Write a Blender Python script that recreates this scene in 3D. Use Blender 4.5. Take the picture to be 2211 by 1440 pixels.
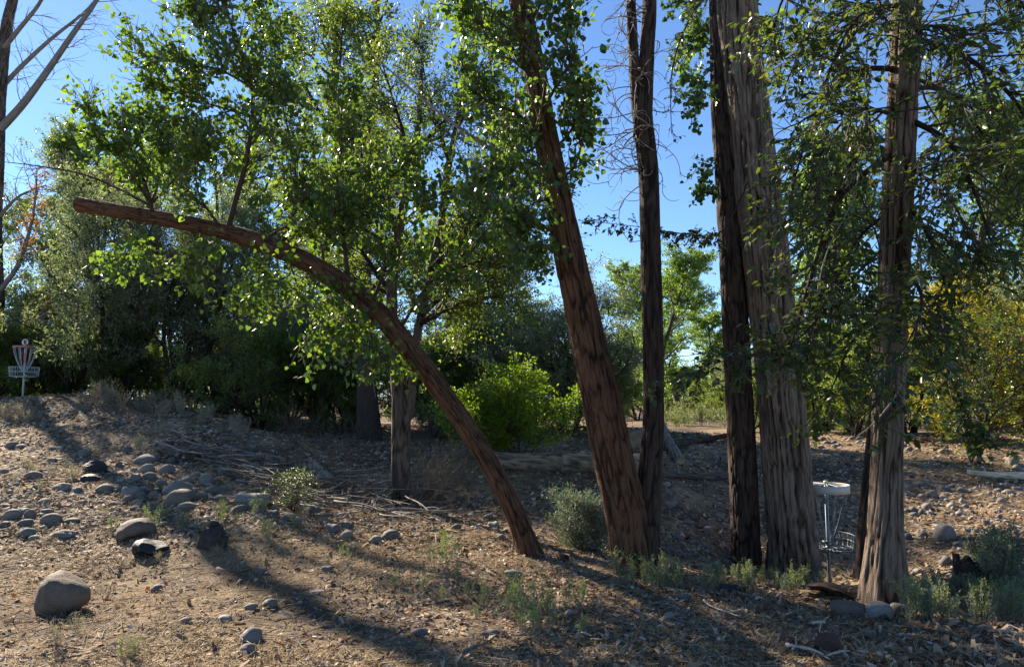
import bpy, math, numpy as np
from math import radians, sin, cos, pi, atan, atan2, sqrt

for o in list(bpy.data.objects):
    bpy.data.objects.remove(o)
sc = bpy.context.scene
col = sc.collection
rng = np.random.default_rng(11)

# ------------------------------------------------------------------ camera
F = 1578.0                       # focal length in photo pixels (2211 wide)
PITCH = atan(140.0 / F)
CAM = np.array([0.0, 0.0, 1.6])
cam = bpy.data.cameras.new('camera')
cam.sensor_width = 36.0
cam.lens = 36.0 * F / 2211.0
cam.clip_start = 0.05
cam.clip_end = 3000
cam_o = bpy.data.objects.new('camera', cam)
cam_o.location = CAM
cam_o.rotation_euler = (pi / 2 + PITCH, 0, 0)
col.objects.link(cam_o)
sc.camera = cam_o

# ------------------------------------------------------------------ sky, sun, exposure
SUN_AZ = radians(-41)            # left of the view direction, in front of the camera
SUN_EL = radians(29.5)
world = bpy.data.worlds.new('World')
sc.world = world
world.use_nodes = True
wn = world.node_tree
bg = wn.nodes['Background']
sky = wn.nodes.new('ShaderNodeTexSky')
sky.sky_type = 'NISHITA'
sky.sun_disc = False
sky.sun_elevation = SUN_EL
sky.sun_rotation = SUN_AZ
sky.altitude = 1400
sky.air_density = 1.0
sky.dust_density = 0.1
sky.ozone_density = 6.0
wn.links.new(sky.outputs[0], bg.inputs[0])
bg.inputs[1].default_value = 0.073
sun = bpy.data.lights.new('sun', 'SUN')
sun.energy = 5.0
sun.angle = radians(0.53)
sun.color = (1.0, 0.87, 0.70)
sun_o = bpy.data.objects.new('sun', sun)
to_sun = np.array([sin(SUN_AZ) * cos(SUN_EL), cos(SUN_AZ) * cos(SUN_EL), sin(SUN_EL)])
import mathutils
sun_o.rotation_euler = mathutils.Vector(to_sun).to_track_quat('Z', 'Y').to_euler()
sun_o.location = (-20, 25, 30)
col.objects.link(sun_o)
vs = sc.view_settings
vs.view_transform = 'Standard'
vs.look = 'None'
vs.exposure = 1.6
vs.gamma = 1.0
vs.use_curve_mapping = False
sc.cycles.max_bounces = 8
sc.cycles.transparent_max_bounces = 8
sc.cycles.use_denoising = True
sc.cycles.denoising_prefilter = 'NONE'
sc.cycles.sample_clamp_indirect = 6


# ------------------------------------------------------------------ helpers: pixels, noise
def P(px, py, d):
    """point at world depth y = d seen at photo pixel (px, py)"""
    u = (px - 1105.5) / F
    v = (720.0 - py) / F
    r = np.array([u, cos(PITCH) - v * sin(PITCH), sin(PITCH) + v * cos(PITCH)])
    return CAM + r * (d / r[1])


def nrm(a):
    return a / (np.linalg.norm(a, axis=-1, keepdims=True) + 1e-12)


def _h(ix, iy, iz, seed):
    h = (ix.astype(np.int64) * 374761393 + iy.astype(np.int64) * 668265263
         + iz.astype(np.int64) * 2147483647 + seed * 974711) & 0xffffffff
    h = ((h ^ (h >> 13)) * 1274126177) & 0xffffffff
    h = (h ^ (h >> 16)) & 0xffffffff
    return h.astype(np.float64) / 2147483647.5 - 1.0


def vnoise(p, seed=0):
    p = np.asarray(p, float)
    i = np.floor(p).astype(np.int64)
    f = p - i
    f = f * f * (3 - 2 * f)
    r = 0
    for a in (0, 1):
        for b in (0, 1):
            for c in (0, 1):
                w = ((f[..., 0] if a else 1 - f[..., 0]) * (f[..., 1] if b else 1 - f[..., 1])
                     * (f[..., 2] if c else 1 - f[..., 2]))
                r = r + w * _h(i[..., 0] + a, i[..., 1] + b, i[..., 2] + c, seed)
    return r


def fbm(p, octv=3, seed=0):
    p = np.asarray(p, float)
    r, a = 0, 1.0
    for k in range(octv):
        r = r + a * vnoise(p * 2.03 ** k + 17.1 * k, seed + k)
        a *= 0.5
    return r


# ------------------------------------------------------------------ helpers: meshes and objects
def mesh(name, V, faces, smooth=True, attrs=None):
    """faces: list of int arrays (n, k)"""
    V = np.asarray(V, np.float32)
    me = bpy.data.meshes.new(name)
    me.vertices.add(len(V))
    me.vertices.foreach_set('co', V.ravel())
    faces = [np.asarray(f, np.int32) for f in faces if len(f)]
    loops = np.concatenate([f.ravel() for f in faces])
    sizes = np.concatenate([np.full(len(f), f.shape[1], np.int32) for f in faces])
    starts = np.concatenate([[0], np.cumsum(sizes)[:-1]]).astype(np.int32)
    me.loops.add(len(loops))
    me.loops.foreach_set('vertex_index', loops)
    me.polygons.add(len(sizes))
    me.polygons.foreach_set('loop_start', starts)
    if smooth:
        me.polygons.foreach_set('use_smooth', np.ones(len(sizes), bool))
    for k, a in (attrs or {}).items():
        a = np.asarray(a, np.float32)
        if a.ndim == 1:
            at = me.attributes.new(k, 'FLOAT', 'POINT')
            at.data.foreach_set('value', a)
        else:
            at = me.attributes.new(k, 'FLOAT_VECTOR', 'POINT')
            at.data.foreach_set('vector', a.ravel())
    me.update(calc_edges=True)
    return me


def obj(name, me, mat=None, parent=None, loc=None):
    o = bpy.data.objects.new(name, me)
    col.objects.link(o)
    if mat is not None and not me.materials:
        me.materials.append(mat)
    if parent is not None:
        o.parent = parent
    if loc is not None:
        o.location = loc
    return o


def tag(o, label=None, cat=None, group=None, kind=None):
    if label:
        o['label'] = label
    if cat:
        o['category'] = cat
    if group:
        o['group'] = group
    if kind:
        o['kind'] = kind
    return o


def thing(name, loc, label, cat, group=None, rz=0.0):
    o = bpy.data.objects.new(name, None)
    o.empty_display_size = 0.2
    col.objects.link(o)
    o.location = loc
    o.rotation_euler = (0, 0, rz)
    return tag(o, label, cat, group)


class MB:
    """collects vertices / faces / attributes of one mesh"""
    def __init__(s):
        s.V, s.F, s.n, s.A = [], [], 0, {}

    def add(s, V, faces, **attrs):
        V = np.asarray(V, float).reshape(-1, 3)
        s.V.append(V)
        for f in faces:
            s.F.append(np.asarray(f) + s.n)
        s.n += len(V)
        for k, a in attrs.items():
            s.A.setdefault(k, []).append(np.asarray(a, float))
        return s

    def build(s, name, smooth=True, origin=None):
        V = np.concatenate(s.V)
        if origin is not None:
            V = V - np.asarray(origin)
        by = {}
        for f in s.F:
            by.setdefault(f.shape[1], []).append(f)
        return mesh(name, V, [np.concatenate(v) for v in by.values()], smooth,
                    {k: np.concatenate(a) for k, a in s.A.items()})


def tubes(pts, rad, sides=5):
    """batched tubes. pts (B,n,3), rad (B,n) -> V, quads, bark coords"""
    B, n, _ = pts.shape
    t = np.gradient(pts, axis=1)
    t = nrm(t)
    mean = nrm(pts[:, -1] - pts[:, 0])
    ref = np.where(np.abs(mean[:, 2:3]) < 0.8, np.array([[0, 0, 1.0]]), np.array([[1.0, 0, 0]]))
    a = nrm(np.cross(t, ref[:, None, :]))
    b = np.cross(t, a)
    th = np.arange(sides) * 2 * pi / sides
    V = (pts[:, :, None, :] + rad[:, :, None, None] *
         (a[:, :, None, :] * np.cos(th)[None, None, :, None] + b[:, :, None, :] * np.sin(th)[None, None, :, None]))
    s = np.concatenate([np.zeros((B, 1)), np.cumsum(np.linalg.norm(np.diff(pts, axis=1), axis=2), axis=1)], axis=1)
    co = np.stack([np.cos(th)[None, None] * rad[:, :, None], np.sin(th)[None, None] * rad[:, :, None],
                   np.broadcast_to(s[:, :, None], (B, n, sides)) + np.arange(B)[:, None, None] * 3.7 % 50], -1)
    idx = np.arange(B * n * sides).reshape(B, n, sides)
    q = np.stack([idx[:, :-1, :], np.roll(idx, -1, 2)[:, :-1, :], np.roll(idx, -1, 2)[:, 1:, :], idx[:, 1:, :]], -1)
    return V.reshape(-1, 3), q.reshape(-1, 4), co.reshape(-1, 3)


def resample(pts, n):
    pts = np.asarray(pts, float)
    m = len(pts)
    t = np.linspace(0, m - 1, n)
    i = np.clip(np.floor(t).astype(int), 0, m - 2)
    f = (t - i)[:, None]
    p0 = pts[np.clip(i - 1, 0, m - 1)]
    p1, p2 = pts[i], pts[i + 1]
    p3 = pts[np.clip(i + 2, 0, m - 1)]
    r = 0.5 * ((2 * p1) + (-p0 + p2) * f + (2 * p0 - 5 * p1 + 4 * p2 - p3) * f ** 2
               + (-p0 + 3 * p1 - 3 * p2 + p3) * f ** 3)
    # even spacing
    s = np.concatenate([[0], np.cumsum(np.linalg.norm(np.diff(r[:, :3], axis=0), axis=1))])
    u = np.linspace(0, s[-1], n)
    return np.stack([np.interp(u, s, r[:, k]) for k in range(r.shape[1])], 1)


def rot_axis(v, k, ang):
    c, s = np.cos(ang)[..., None], np.sin(ang)[..., None]
    return v * c + np.cross(k, v) * s + k * (np.sum(k * v, -1, keepdims=True)) * (1 - c)


def grow(p0, d0, L, r0, r1, n=6, wander=0.15, grav=0.0, curl=0.0):
    B = len(p0)
    pts = np.zeros((B, n, 3))
    pts[:, 0] = p0
    d = nrm(np.array(d0, float))
    L = np.broadcast_to(L, (B,))
    ax = nrm(rng.normal(size=(B, 3)))
    ca = curl * rng.uniform(0.4, 1.3, B) * rng.choice([-1, 1], B)
    for i in range(1, n):
        d = d + wander * rng.normal(size=(B, 3)) + np.array([0, 0, grav])
        d = nrm(d)
        if curl:
            d = rot_axis(d, ax, ca)
        pts[:, i] = pts[:, i - 1] + d * (L / (n - 1))[:, None]
    t = np.linspace(0, 1, n)[None]
    rad = np.broadcast_to(r0, (B,))[:, None] * (1 - t) + np.broadcast_to(r1, (B,))[:, None] * t
    return pts, rad


def spawn(pts, rad, per, t0=0.2, t1=1.0, ang=(0.5, 1.1)):
    B, n, _ = pts.shape
    t = rng.uniform(t0, t1, (B, per))
    x = t * (n - 1)
    i = np.clip(np.floor(x).astype(int), 0, n - 2)
    f = (x - i)[..., None]
    bi = np.arange(B)[:, None]
    a, b = pts[bi, i], pts[bi, i + 1]
    p = a * (1 - f) + b * f
    tan = nrm(b - a)
    r = rad[bi, i] * (1 - f[..., 0]) + rad[bi, i + 1] * f[..., 0]
    perp = nrm(np.cross(tan, rng.normal(size=tan.shape)))
    an = rng.uniform(ang[0], ang[1], (B, per))[..., None]
    d = tan * np.cos(an) + perp * np.sin(an)
    return p.reshape(-1, 3), d.reshape(-1, 3), r.reshape(-1), t.reshape(-1)


LEAF = {
    'cotton': (np.array([[0, 0, 0], [-.50, .20, .07], [-.34, .62, .05], [0, 1, -.05], [.34, .62, .05], [.50, .20, .07]]),
               np.array([[0, 3, 2, 1], [0, 5, 4, 3]])),
    'elm': (np.array([[0, 0, 0], [-.26, .28, .06], [-.22, .66, .05], [0, 1, -.06], [.22, .66, .05], [.26, .28, .06]]),
            np.array([[0, 3, 2, 1], [0, 5, 4, 3]])),
    'small': (np.array([[0, 0, 0], [-.28, .45, .05], [0, 1, 0], [.28, .45, .05]]), np.array([[0, 3, 2, 1]])),
    'narrow': (np.array([[0, 0, 0], [-.14, .45, .04], [0, 1, 0], [.14, .45, .04]]), np.array([[0, 3, 2, 1]])),
}


def leaf_frames(pts, per, mode, size, t0=0.1, spread=0.02):
    """positions and frames for leaves along twigs"""
    B, n, _ = pts.shape
    t = rng.uniform(t0, 1.0, (B, per))
    x = t * (n - 1)
    i = np.clip(np.floor(x).astype(int), 0, n - 2)
    f = (x - i)[..., None]
    bi = np.arange(B)[:, None]
    a, b = pts[bi, i], pts[bi, i + 1]
    p = (a * (1 - f) + b * f).reshape(-1, 3)
    tan = nrm(b - a).reshape(-1, 3)
    N = len(p)
    rnd = rng.normal(size=(N, 3))
    if mode == 'hang':           # blades dangle, faces turned every way
        axis = nrm(rnd * 0.55 + np.array([0, 0, -0.75]))
        nv = nrm(np.cross(axis, rng.normal(size=(N, 3))))
        p = p + spread * nrm(rnd)
    elif mode == 'spray':        # two ranked along the twig, roughly level
        side = nrm(np.cross(tan, np.array([0, 0, 1.0]) + 0.3 * rng.normal(size=(N, 3))))
        side *= rng.choice([-1, 1], (N, 1))
        axis = nrm(tan * 0.6 + side * 0.9 + rnd * 0.25 + np.array([0, 0, -0.25]))
        up = np.array([0, 0, 1.0]) + 0.55 * rng.normal(size=(N, 3))
        nv = nrm(up - axis * np.sum(up * axis, -1, keepdims=True))
    else:
        axis = nrm(tan * 0.5 + rnd * 0.7)
        nv = nrm(np.cross(axis, rng.normal(size=(N, 3))))
        p = p + spread * nrm(rnd)
    sz = size * rng.uniform(0.6, 1.2, N)
    return p, axis, nv, sz


def leaf_mesh(mb, fr, shape):
    p, axis, nv, sz = fr
    sh, fc = LEAF[shape]
    side = np.cross(axis, nv)
    V = p[:, None] + sz[:, None, None] * (side[:, None] * sh[None, :, 0:1] + axis[:, None] * sh[None, :, 1:2]
                                          + nv[:, None] * sh[None, :, 2:3])
    m = len(sh)
    fq = (fc[None] + (np.arange(len(p)) * m)[:, None, None]).reshape(-1, fc.shape[1])
    mb.add(V.reshape(-1, 3), [fq])


# ------------------------------------------------------------------ materials
def new_mat(name):
    m = bpy.data.materials.new(name)
    m.use_nodes = True
    nt = m.node_tree
    return m, nt, nt.nodes, nt.links, nt.nodes['Principled BSDF'], nt.nodes['Material Output']


def ramp(nodes, stops, interp='LINEAR'):
    r = nodes.new('ShaderNodeValToRGB')
    e = r.color_ramp.elements
    r.color_ramp.interpolation = interp
    while len(e) < len(stops):
        e.new(0.5)
    for k, (pos, c) in enumerate(stops):
        e[k].position = pos
        e[k].color = (*c, 1)
    return r


def leaf_mat(name, cols, trans, tcol, rough=0.38, spec=0.5):
    m, nt, N, L, b, out = new_mat(name)
    g = N.new('ShaderNodeNewGeometry')
    r = ramp(N, [(i / (len(cols) - 1), c) for i, c in enumerate(cols)])
    L.new(g.outputs['Random Per Island'], r.inputs[0])
    L.new(r.outputs[0], b.inputs['Base Color'])
    b.inputs['Roughness'].default_value = rough
    b.inputs['Specular IOR Level'].default_value = spec
    t = N.new('ShaderNodeBsdfTranslucent')
    mx = N.new('ShaderNodeMix')
    mx.data_type = 'RGBA'
    mx.blend_type = 'MULTIPLY'
    mx.inputs[0].default_value = 1.0
    L.new(r.outputs[0], mx.inputs[6])
    mx.inputs[7].default_value = (*tcol, 1)
    L.new(mx.outputs[2], t.inputs[0])
    s = N.new('ShaderNodeMixShader')
    s.inputs[0].default_value = trans
    L.new(b.outputs[0], s.inputs[1])
    L.new(t.outputs[0], s.inputs[2])
    L.new(s.outputs[0], out.inputs[0])
    return m


def bark_mat(name, furrow, mid, ridge, sc_=26.0, stretch=0.16, bump=0.5, dist=0.012):
    m, nt, N, L, b, out = new_mat(name)
    at = N.new('ShaderNodeAttribute')
    at.attribute_name = 'bark'
    mp = N.new('ShaderNodeMapping')
    mp.inputs['Scale'].default_value = (1, 1, stretch)
    L.new(at.outputs['Vector'], mp.inputs[0])
    n1 = N.new('ShaderNodeTexNoise')
    n1.inputs['Scale'].default_value = sc_
    n1.inputs['Detail'].default_value = 7
    n1.inputs['Roughness'].default_value = 0.65
    n1.inputs['Distortion'].default_value = 0.5
    L.new(mp.outputs[0], n1.inputs[0])
    n2 = N.new('ShaderNodeTexNoise')
    n2.inputs['Scale'].default_value = 2.2
    n2.inputs['Detail'].default_value = 3
    L.new(at.outputs['Vector'], n2.inputs[0])
    rg = N.new('ShaderNodeAttribute')
    rg.attribute_name = 'ridge'
    a1 = N.new('ShaderNodeMath'); a1.operation = 'MULTIPLY_ADD'
    L.new(n1.outputs[0], a1.inputs[0]); a1.inputs[1].default_value = 0.75
    a2 = N.new('ShaderNodeMath'); a2.operation = 'MULTIPLY_ADD'
    L.new(rg.outputs['Fac'], a2.inputs[0]); a2.inputs[1].default_value = 0.75
    a3 = N.new('ShaderNodeMath'); a3.operation = 'MULTIPLY_ADD'
    L.new(n2.outputs[0], a3.inputs[0]); a3.inputs[1].default_value = 0.25; a3.inputs[2].default_value = -0.42
    L.new(a3.outputs[0], a2.inputs[2]); L.new(a2.outputs[0], a1.inputs[2])
    r = ramp(N, [(0.2, furrow), (0.5, mid), (0.85, ridge)])
    L.new(a1.outputs[0], r.inputs[0])
    L.new(r.outputs[0], b.inputs['Base Color'])
    b.inputs['Roughness'].default_value = 0.85
    b.inputs['Specular IOR Level'].default_value = 0.25
    bp = N.new('ShaderNodeBump')
    bp.inputs['Strength'].default_value = bump
    bp.inputs['Distance'].default_value = dist
    L.new(n1.outputs[0], bp.inputs['Height'])
    L.new(bp.outputs[0], b.inputs['Normal'])
    return m


def plain(name, c, rough=0.6, metal=0.0, spec=0.5, var=0.0, vscale=30.0):
    m, nt, N, L, b, out = new_mat(name)
    b.inputs['Roughness'].default_value = rough
    b.inputs['Metallic'].default_value = metal
    b.inputs['Specular IOR Level'].default_value = spec
    tc = N.new('ShaderNodeTexCoord')
    n = N.new('ShaderNodeTexNoise')
    n.inputs['Scale'].default_value = vscale
    n.inputs['Detail'].default_value = 5
    L.new(tc.outputs['Object'], n.inputs[0])
    c = np.array(c)
    r = ramp(N, [(0.3, tuple(c * (1 - var))), (0.7, tuple(np.minimum(c * (1 + var), 1)))])
    L.new(n.outputs[0], r.inputs[0])
    L.new(r.outputs[0], b.inputs['Base Color'])
    return m


def island_mat(name, stops, rough=0.8, trans=0.0):
    """one colour per loose piece"""
    m, nt, N, L, b, out = new_mat(name)
    g = N.new('ShaderNodeNewGeometry')
    r = ramp(N, stops)
    L.new(g.outputs['Random Per Island'], r.inputs[0])
    L.new(r.outputs[0], b.inputs['Base Color'])
    b.inputs['Roughness'].default_value = rough
    b.inputs['Specular IOR Level'].default_value = 0.3
    if trans:
        t = N.new('ShaderNodeBsdfTranslucent')
        L.new(r.outputs[0], t.inputs[0])
        s = N.new('ShaderNodeMixShader')
        s.inputs[0].default_value = trans
        L.new(b.outputs[0], s.inputs[1]); L.new(t.outputs[0], s.inputs[2])
        L.new(s.outputs[0], out.inputs[0])
    return m


def rock_mat(name, cols, scale=7.0, speck=0.25, rough=0.8):
    m, nt, N, L, b, out = new_mat(name)
    tc = N.new('ShaderNodeTexCoord')
    oi = N.new('ShaderNodeObjectInfo')
    n1 = N.new('ShaderNodeTexNoise'); n1.inputs['Scale'].default_value = scale; n1.inputs['Detail'].default_value = 6
    n2 = N.new('ShaderNodeTexNoise'); n2.inputs['Scale'].default_value = scale * 4.5; n2.inputs['Detail'].default_value = 8; n2.inputs['Roughness'].default_value = 0.7
    L.new(tc.outputs['Object'], n1.inputs[0]); L.new(tc.outputs['Object'], n2.inputs[0])
    r = ramp(N, [(i / (len(cols) - 1), c) for i, c in enumerate(cols)])
    L.new(oi.outputs['Random'], r.inputs[0])
    mul = N.new('ShaderNodeMath'); mul.operation = 'MULTIPLY_ADD'
    L.new(n2.outputs[0], mul.inputs[0]); mul.inputs[1].default_value = speck * 2; mul.inputs[2].default_value = 0.55 - speck
    ad = N.new('ShaderNodeMath'); ad.operation = 'MULTIPLY_ADD'
    L.new(n1.outputs[0], ad.inputs[0]); ad.inputs[1].default_value = 0.9; L.new(mul.outputs[0], ad.inputs[2])
    mx = N.new('ShaderNodeMix'); mx.data_type = 'RGBA'; mx.blend_type = 'MULTIPLY'; mx.inputs[0].default_value = 1
    L.new(r.outputs[0], mx.inputs[6])
    L.new(ad.outputs[0], mx.inputs[7])
    L.new(mx.outputs[2], b.inputs['Base Color'])
    b.inputs['Roughness'].default_value = rough
    bp = N.new('ShaderNodeBump'); bp.inputs['Strength'].default_value = 0.35; bp.inputs['Distance'].default_value = 0.03
    L.new(n2.outputs[0], bp.inputs['Height']); L.new(bp.outputs[0], b.inputs['Normal'])
    return m


M = {}
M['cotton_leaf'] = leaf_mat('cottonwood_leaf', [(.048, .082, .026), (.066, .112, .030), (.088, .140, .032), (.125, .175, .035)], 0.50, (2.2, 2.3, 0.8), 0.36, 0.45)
M['elm_leaf'] = leaf_mat('elm_leaf', [(.042, .066, .025), (.056, .088, .028), (.078, .112, .032), (.13, .14, .035)], 0.42, (2.1, 2.2, 0.8), 0.33, 0.6)
M['mid_leaf'] = leaf_mat('woodland_leaf', [(.060, .090, .030), (.084, .126, .034), (.112, .155, .04), (.15, .18, .045)], 0.52, (2.2, 2.2, 0.8), 0.38, 0.5)
M['olive_leaf'] = leaf_mat('olive_leaf', [(.125, .15, .105), (.15, .18, .115), (.19, .215, .14), (.17, .18, .075)], 0.5, (1.5, 1.65, 0.9), 0.45, 0.4)
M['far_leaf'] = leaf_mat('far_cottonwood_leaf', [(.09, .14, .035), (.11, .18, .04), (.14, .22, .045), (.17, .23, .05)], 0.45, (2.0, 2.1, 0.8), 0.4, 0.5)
M['bush_leaf'] = leaf_mat('bright_bush_leaf', [(.08, .13, .016), (.108, .175, .02), (.145, .215, .022), (.18, .24, .03)], 0.5, (2.0, 2.1, 0.5), 0.45, 0.35)
M['sage_leaf'] = leaf_mat('sage_leaf', [(.10, .135, .085), (.13, .165, .11), (.16, .20, .13), (.12, .16, .07)], 0.25, (1.2, 1.4, 0.8), 0.6, 0.3)
M['tamarisk_leaf'] = leaf_mat('tamarisk_leaf', [(.20, .20, .03), (.27, .25, .035), (.34, .28, .04), (.18, .21, .04)], 0.5, (1.7, 1.6, 0.6), 0.6, 0.2)
M['rust_leaf'] = leaf_mat('rust_leaf', [(.22, .095, .03), (.32, .15, .045), (.26, .15, .05), (.14, .08, .04)], 0.45, (1.6, 1.4, 0.8), 0.6, 0.2)
M['weed_leaf'] = leaf_mat('weed_leaf', [(.13, .17, .07), (.17, .22, .08), (.22, .25, .10), (.20, .20, .09)], 0.35, (1.5, 1.7, 0.7), 0.6, 0.3)
M['dry_leaf'] = leaf_mat('dry_brush_leaf', [(.28, .25, .16), (.38, .34, .24), (.46, .41, .29), (.25, .25, .15)], 0.35, (1.2, 1.2, 0.8), 0.7, 0.2)
M['bark_red'] = bark_mat('cottonwood_bark', (.012, .006, .003), (.070, .032, .015), (.145, .072, .035), 130, 0.22, .9)
M['bark_dark'] = bark_mat('dark_bark', (.008, .005, .004), (.032, .019, .013), (.075, .047, .032), 130, 0.22, .9)
M['bark_grey'] = bark_mat('grey_fibrous_bark', (.022, .011, .006), (.11, .074, .050), (.23, .172, .125), 105, 0.12, 1.0, 0.02)
M['bark_mid'] = bark_mat('woodland_bark', (.014, .010, .007), (.055, .040, .029), (.12, .094, .072), 40, 0.14)
M['bark_pale'] = bark_mat('pale_limb_bark', (.07, .06, .05), (.20, .18, .16), (.36, .34, .31), 18, 0.2, 0.3)
M['twig'] = plain('twig_wood', (.10, .075, .055), 0.8, var=0.4)
M['dead_twig'] = plain('dead_twig_wood', (.23, .19, .155), 0.8, var=0.4)
M['dark_twig'] = plain('dark_twig_wood', (.045, .034, .026), 0.8, var=0.4)
M['old_wood'] = bark_mat('weathered_wood', (.05, .034, .022), (.17, .125, .085), (.30, .245, .185), 60, 0.05, 0.6)
M['pale_wood'] = bark_mat('pale_stripped_wood', (.30, .22, .13), (.58, .47, .32), (.72, .62, .46), 14, 0.08, 0.3)
M['sawn'] = plain('sawn_wood', (.30, .21, .13), 0.8, var=0.35, vscale=12)
M['cobble'] = rock_mat('river_cobble', [(.095, .084, .070), (.175, .152, .125), (.115, .107, .098), (.235, .21, .175), (.14, .11, .082), (.105, .102, .097), (.28, .255, .215)], 5)
M['rock_tan'] = rock_mat('tan_boulder', [(.125, .094, .066), (.135, .10, .07)], 2.6, 0.7)
M['rock_black'] = rock_mat('black_basalt', [(.010, .010, .011), (.016, .0155, .0165)], 6, 0.3, 0.6)
M['rock_lava'] = rock_mat('red_lava', [(.065, .035, .028), (.075, .04, .03)], 12, 0.4, 0.95)
M['rock_moss'] = rock_mat('lichen_rock', [(.035, .033, .028), (.042, .040, .032)], 5, 0.9, 0.9)


# ------------------------------------------------------------------ terrain
def _ctrl():
    c = []
    def a(px, py, d):
        p = P(px, py, d)
        c.append((p[0], p[1], p[2]))
    # left: the ground climbs to the mound with the disc golf target
    for px in (-350, 50):
        for py, d in ((1150, 8.0), (1050, 10), (975, 13), (905, 16), (859, 17.6), (862, 20)):
            a(px, py, d)
    for py, d in ((1140, 8.2), (1070, 9.6), (985, 12.5), (915, 15), (864, 17.2)):
        a(220, py, d)
    for py, d in ((1130, 8.3), (1085, 9.2), (1010, 11.5), (935, 13.8), (893, 15.2), (905, 17.5)):
        a(390, py, d)
    for py, d in ((1130, 8.2), (1085, 9.1), (1010, 11.2), (938, 13.6), (925, 17)):
        a(505, py, d)
    for py, d in ((1135, 8.1), (1095, 9.0), (1045, 10.6), (1000, 12.4), (945, 15.5)):
        a(610, py, d)
    for py, d in ((1160, 7.9), (1115, 9.4), (1070, 11.2), (1000, 13), (955, 15.5)):
        a(730, py, d)
    # the shallow gully behind the leaning tree
    for py, d in ((1178, 7.7), (1130, 9.3), (1085, 11), (1010, 13), (960, 15.5), (925, 21)):
        a(880, py, d)
    for py, d in ((1200, 7.3), (1160, 9.1), (1105, 10.8), (1015, 12.6), (965, 14.5), (925, 21)):
        a(1120, py, d)
    for py, d in ((1225, 7.0), (1195, 9.0), (1100, 11), (1020, 12.5), (965, 15), (920, 22)):
        a(1250, py, d)
    for py, d in ((1262, 6.6), (1238, 9.0), (1170, 10.6), (1090, 12.3), (1035, 13.4), (955, 18), (925, 27), (912, 42)):
        a(1490, py, d)
    for py, d in ((1275, 6.5), (1252, 9.6), (1190, 11), (1090, 13), (1030, 14.2), (955, 19), (925, 28)):
        a(1660, py, d)
    for py, d in ((1285, 6.3), (1262, 10.2), (1180, 11.2), (1080, 13), (990, 15.5), (945, 20)):
        a(1800, py, d)
    for py, d in ((1310, 6.0), (1255, 8.6), (1180, 10.4), (1080, 12.5), (1035, 13.6), (985, 15.5), (945, 19)):
        a(2010, py, d)
    for py, d in ((1325, 5.8), (1260, 7.6), (1170, 10), (1085, 12), (1040, 13.4), (995, 15), (950, 19)):
        a(2190, py, d)
    for py, d in ((1325, 5.8), (1260, 8), (1085, 12), (995, 15)):
        a(2500, py, d)
    # the near flat
    for x in (-7, -4, -2, 0, 2, 4, 7):
        for y in (-6, 0, 3, 4.6, 5.6):
            c.append((x, y, 0.0))
    for x in (-4.5, -3, -1.5, 0):
        c.append((x, 6.6, 0.0))
    # farther off it is flat
    for k in range(22):
        t = 2 * pi * k / 22
        c.append((70 * sin(t), 70 * cos(t), 0.0))
    for x in (-22, -8, 8, 22):
        c.append((x, 36, 0.25))
    for x in (-16, 16):
        c.append((x, 4, 0.1)); c.append((x, -12, 0))
    return np.array(c)


CT = _ctrl()


def _tps(r2):
    return np.where(r2 > 1e-9, 0.5 * r2 * np.log(np.maximum(r2, 1e-9)), 0)


_n = len(CT)
_K = _tps(((CT[:, None, :2] - CT[None, :, :2]) ** 2).sum(-1)) + np.eye(_n) * 0.15
_Pm = np.concatenate([np.ones((_n, 1)), CT[:, :2]], 1)
_A = np.block([[_K, _Pm], [_Pm.T, np.zeros((3, 3))]])
_W = np.linalg.solve(_A, np.concatenate([CT[:, 2], np.zeros(3)]))


def gz(x, y):
    x, y = np.broadcast_arrays(np.asarray(x, float), np.asarray(y, float))
    sh = x.shape
    x, y = x.ravel(), y.ravel()
    z = np.zeros(len(x))
    for s in range(0, len(x), 20000):
        xx, yy = x[s:s + 20000], y[s:s + 20000]
        r2 = (xx[:, None] - CT[None, :, 0]) ** 2 + (yy[:, None] - CT[None, :, 1]) ** 2
        z[s:s + 20000] = _tps(r2) @ _W[:_n] + _W[_n] + _W[_n + 1] * xx + _W[_n + 2] * yy
    R = np.hypot(x, y)
    far = np.clip((70 - R) / 25, 0, 1)
    z = z * far * far * (3 - 2 * far)
    q = np.stack([x, y, np.zeros_like(x)], -1)
    fine = np.clip((30 - R) / 20, 0, 1)
    z = z + 0.045 * fbm(q * 0.9, 3, 3) * np.clip((R - 2) / 4, 0.25, 1) + fine * (0.016 * fbm(q * 3.4, 2, 9) + 0.008 * vnoise(q * 9, 5))
    return z.reshape(sh)


_DD = np.exp(np.linspace(np.log(2.5), np.log(120), 900))


def gp(px, py):
    """where the view ray through a pixel meets the ground"""
    a, b = P(px, py, 1.0), P(px, py, 2.0)
    pts = a[None] + (b - a)[None] * (_DD[:, None] - 1)
    below = pts[:, 2] <= gz(pts[:, 0], pts[:, 1])
    k = int(np.argmax(below)) if below.any() else len(_DD) - 1
    q = pts[k].copy()
    q[2] = gz(q[0], q[1])
    return q


def on_ground(x, y):
    return np.array([x, y, float(gz(x, y))])


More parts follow.
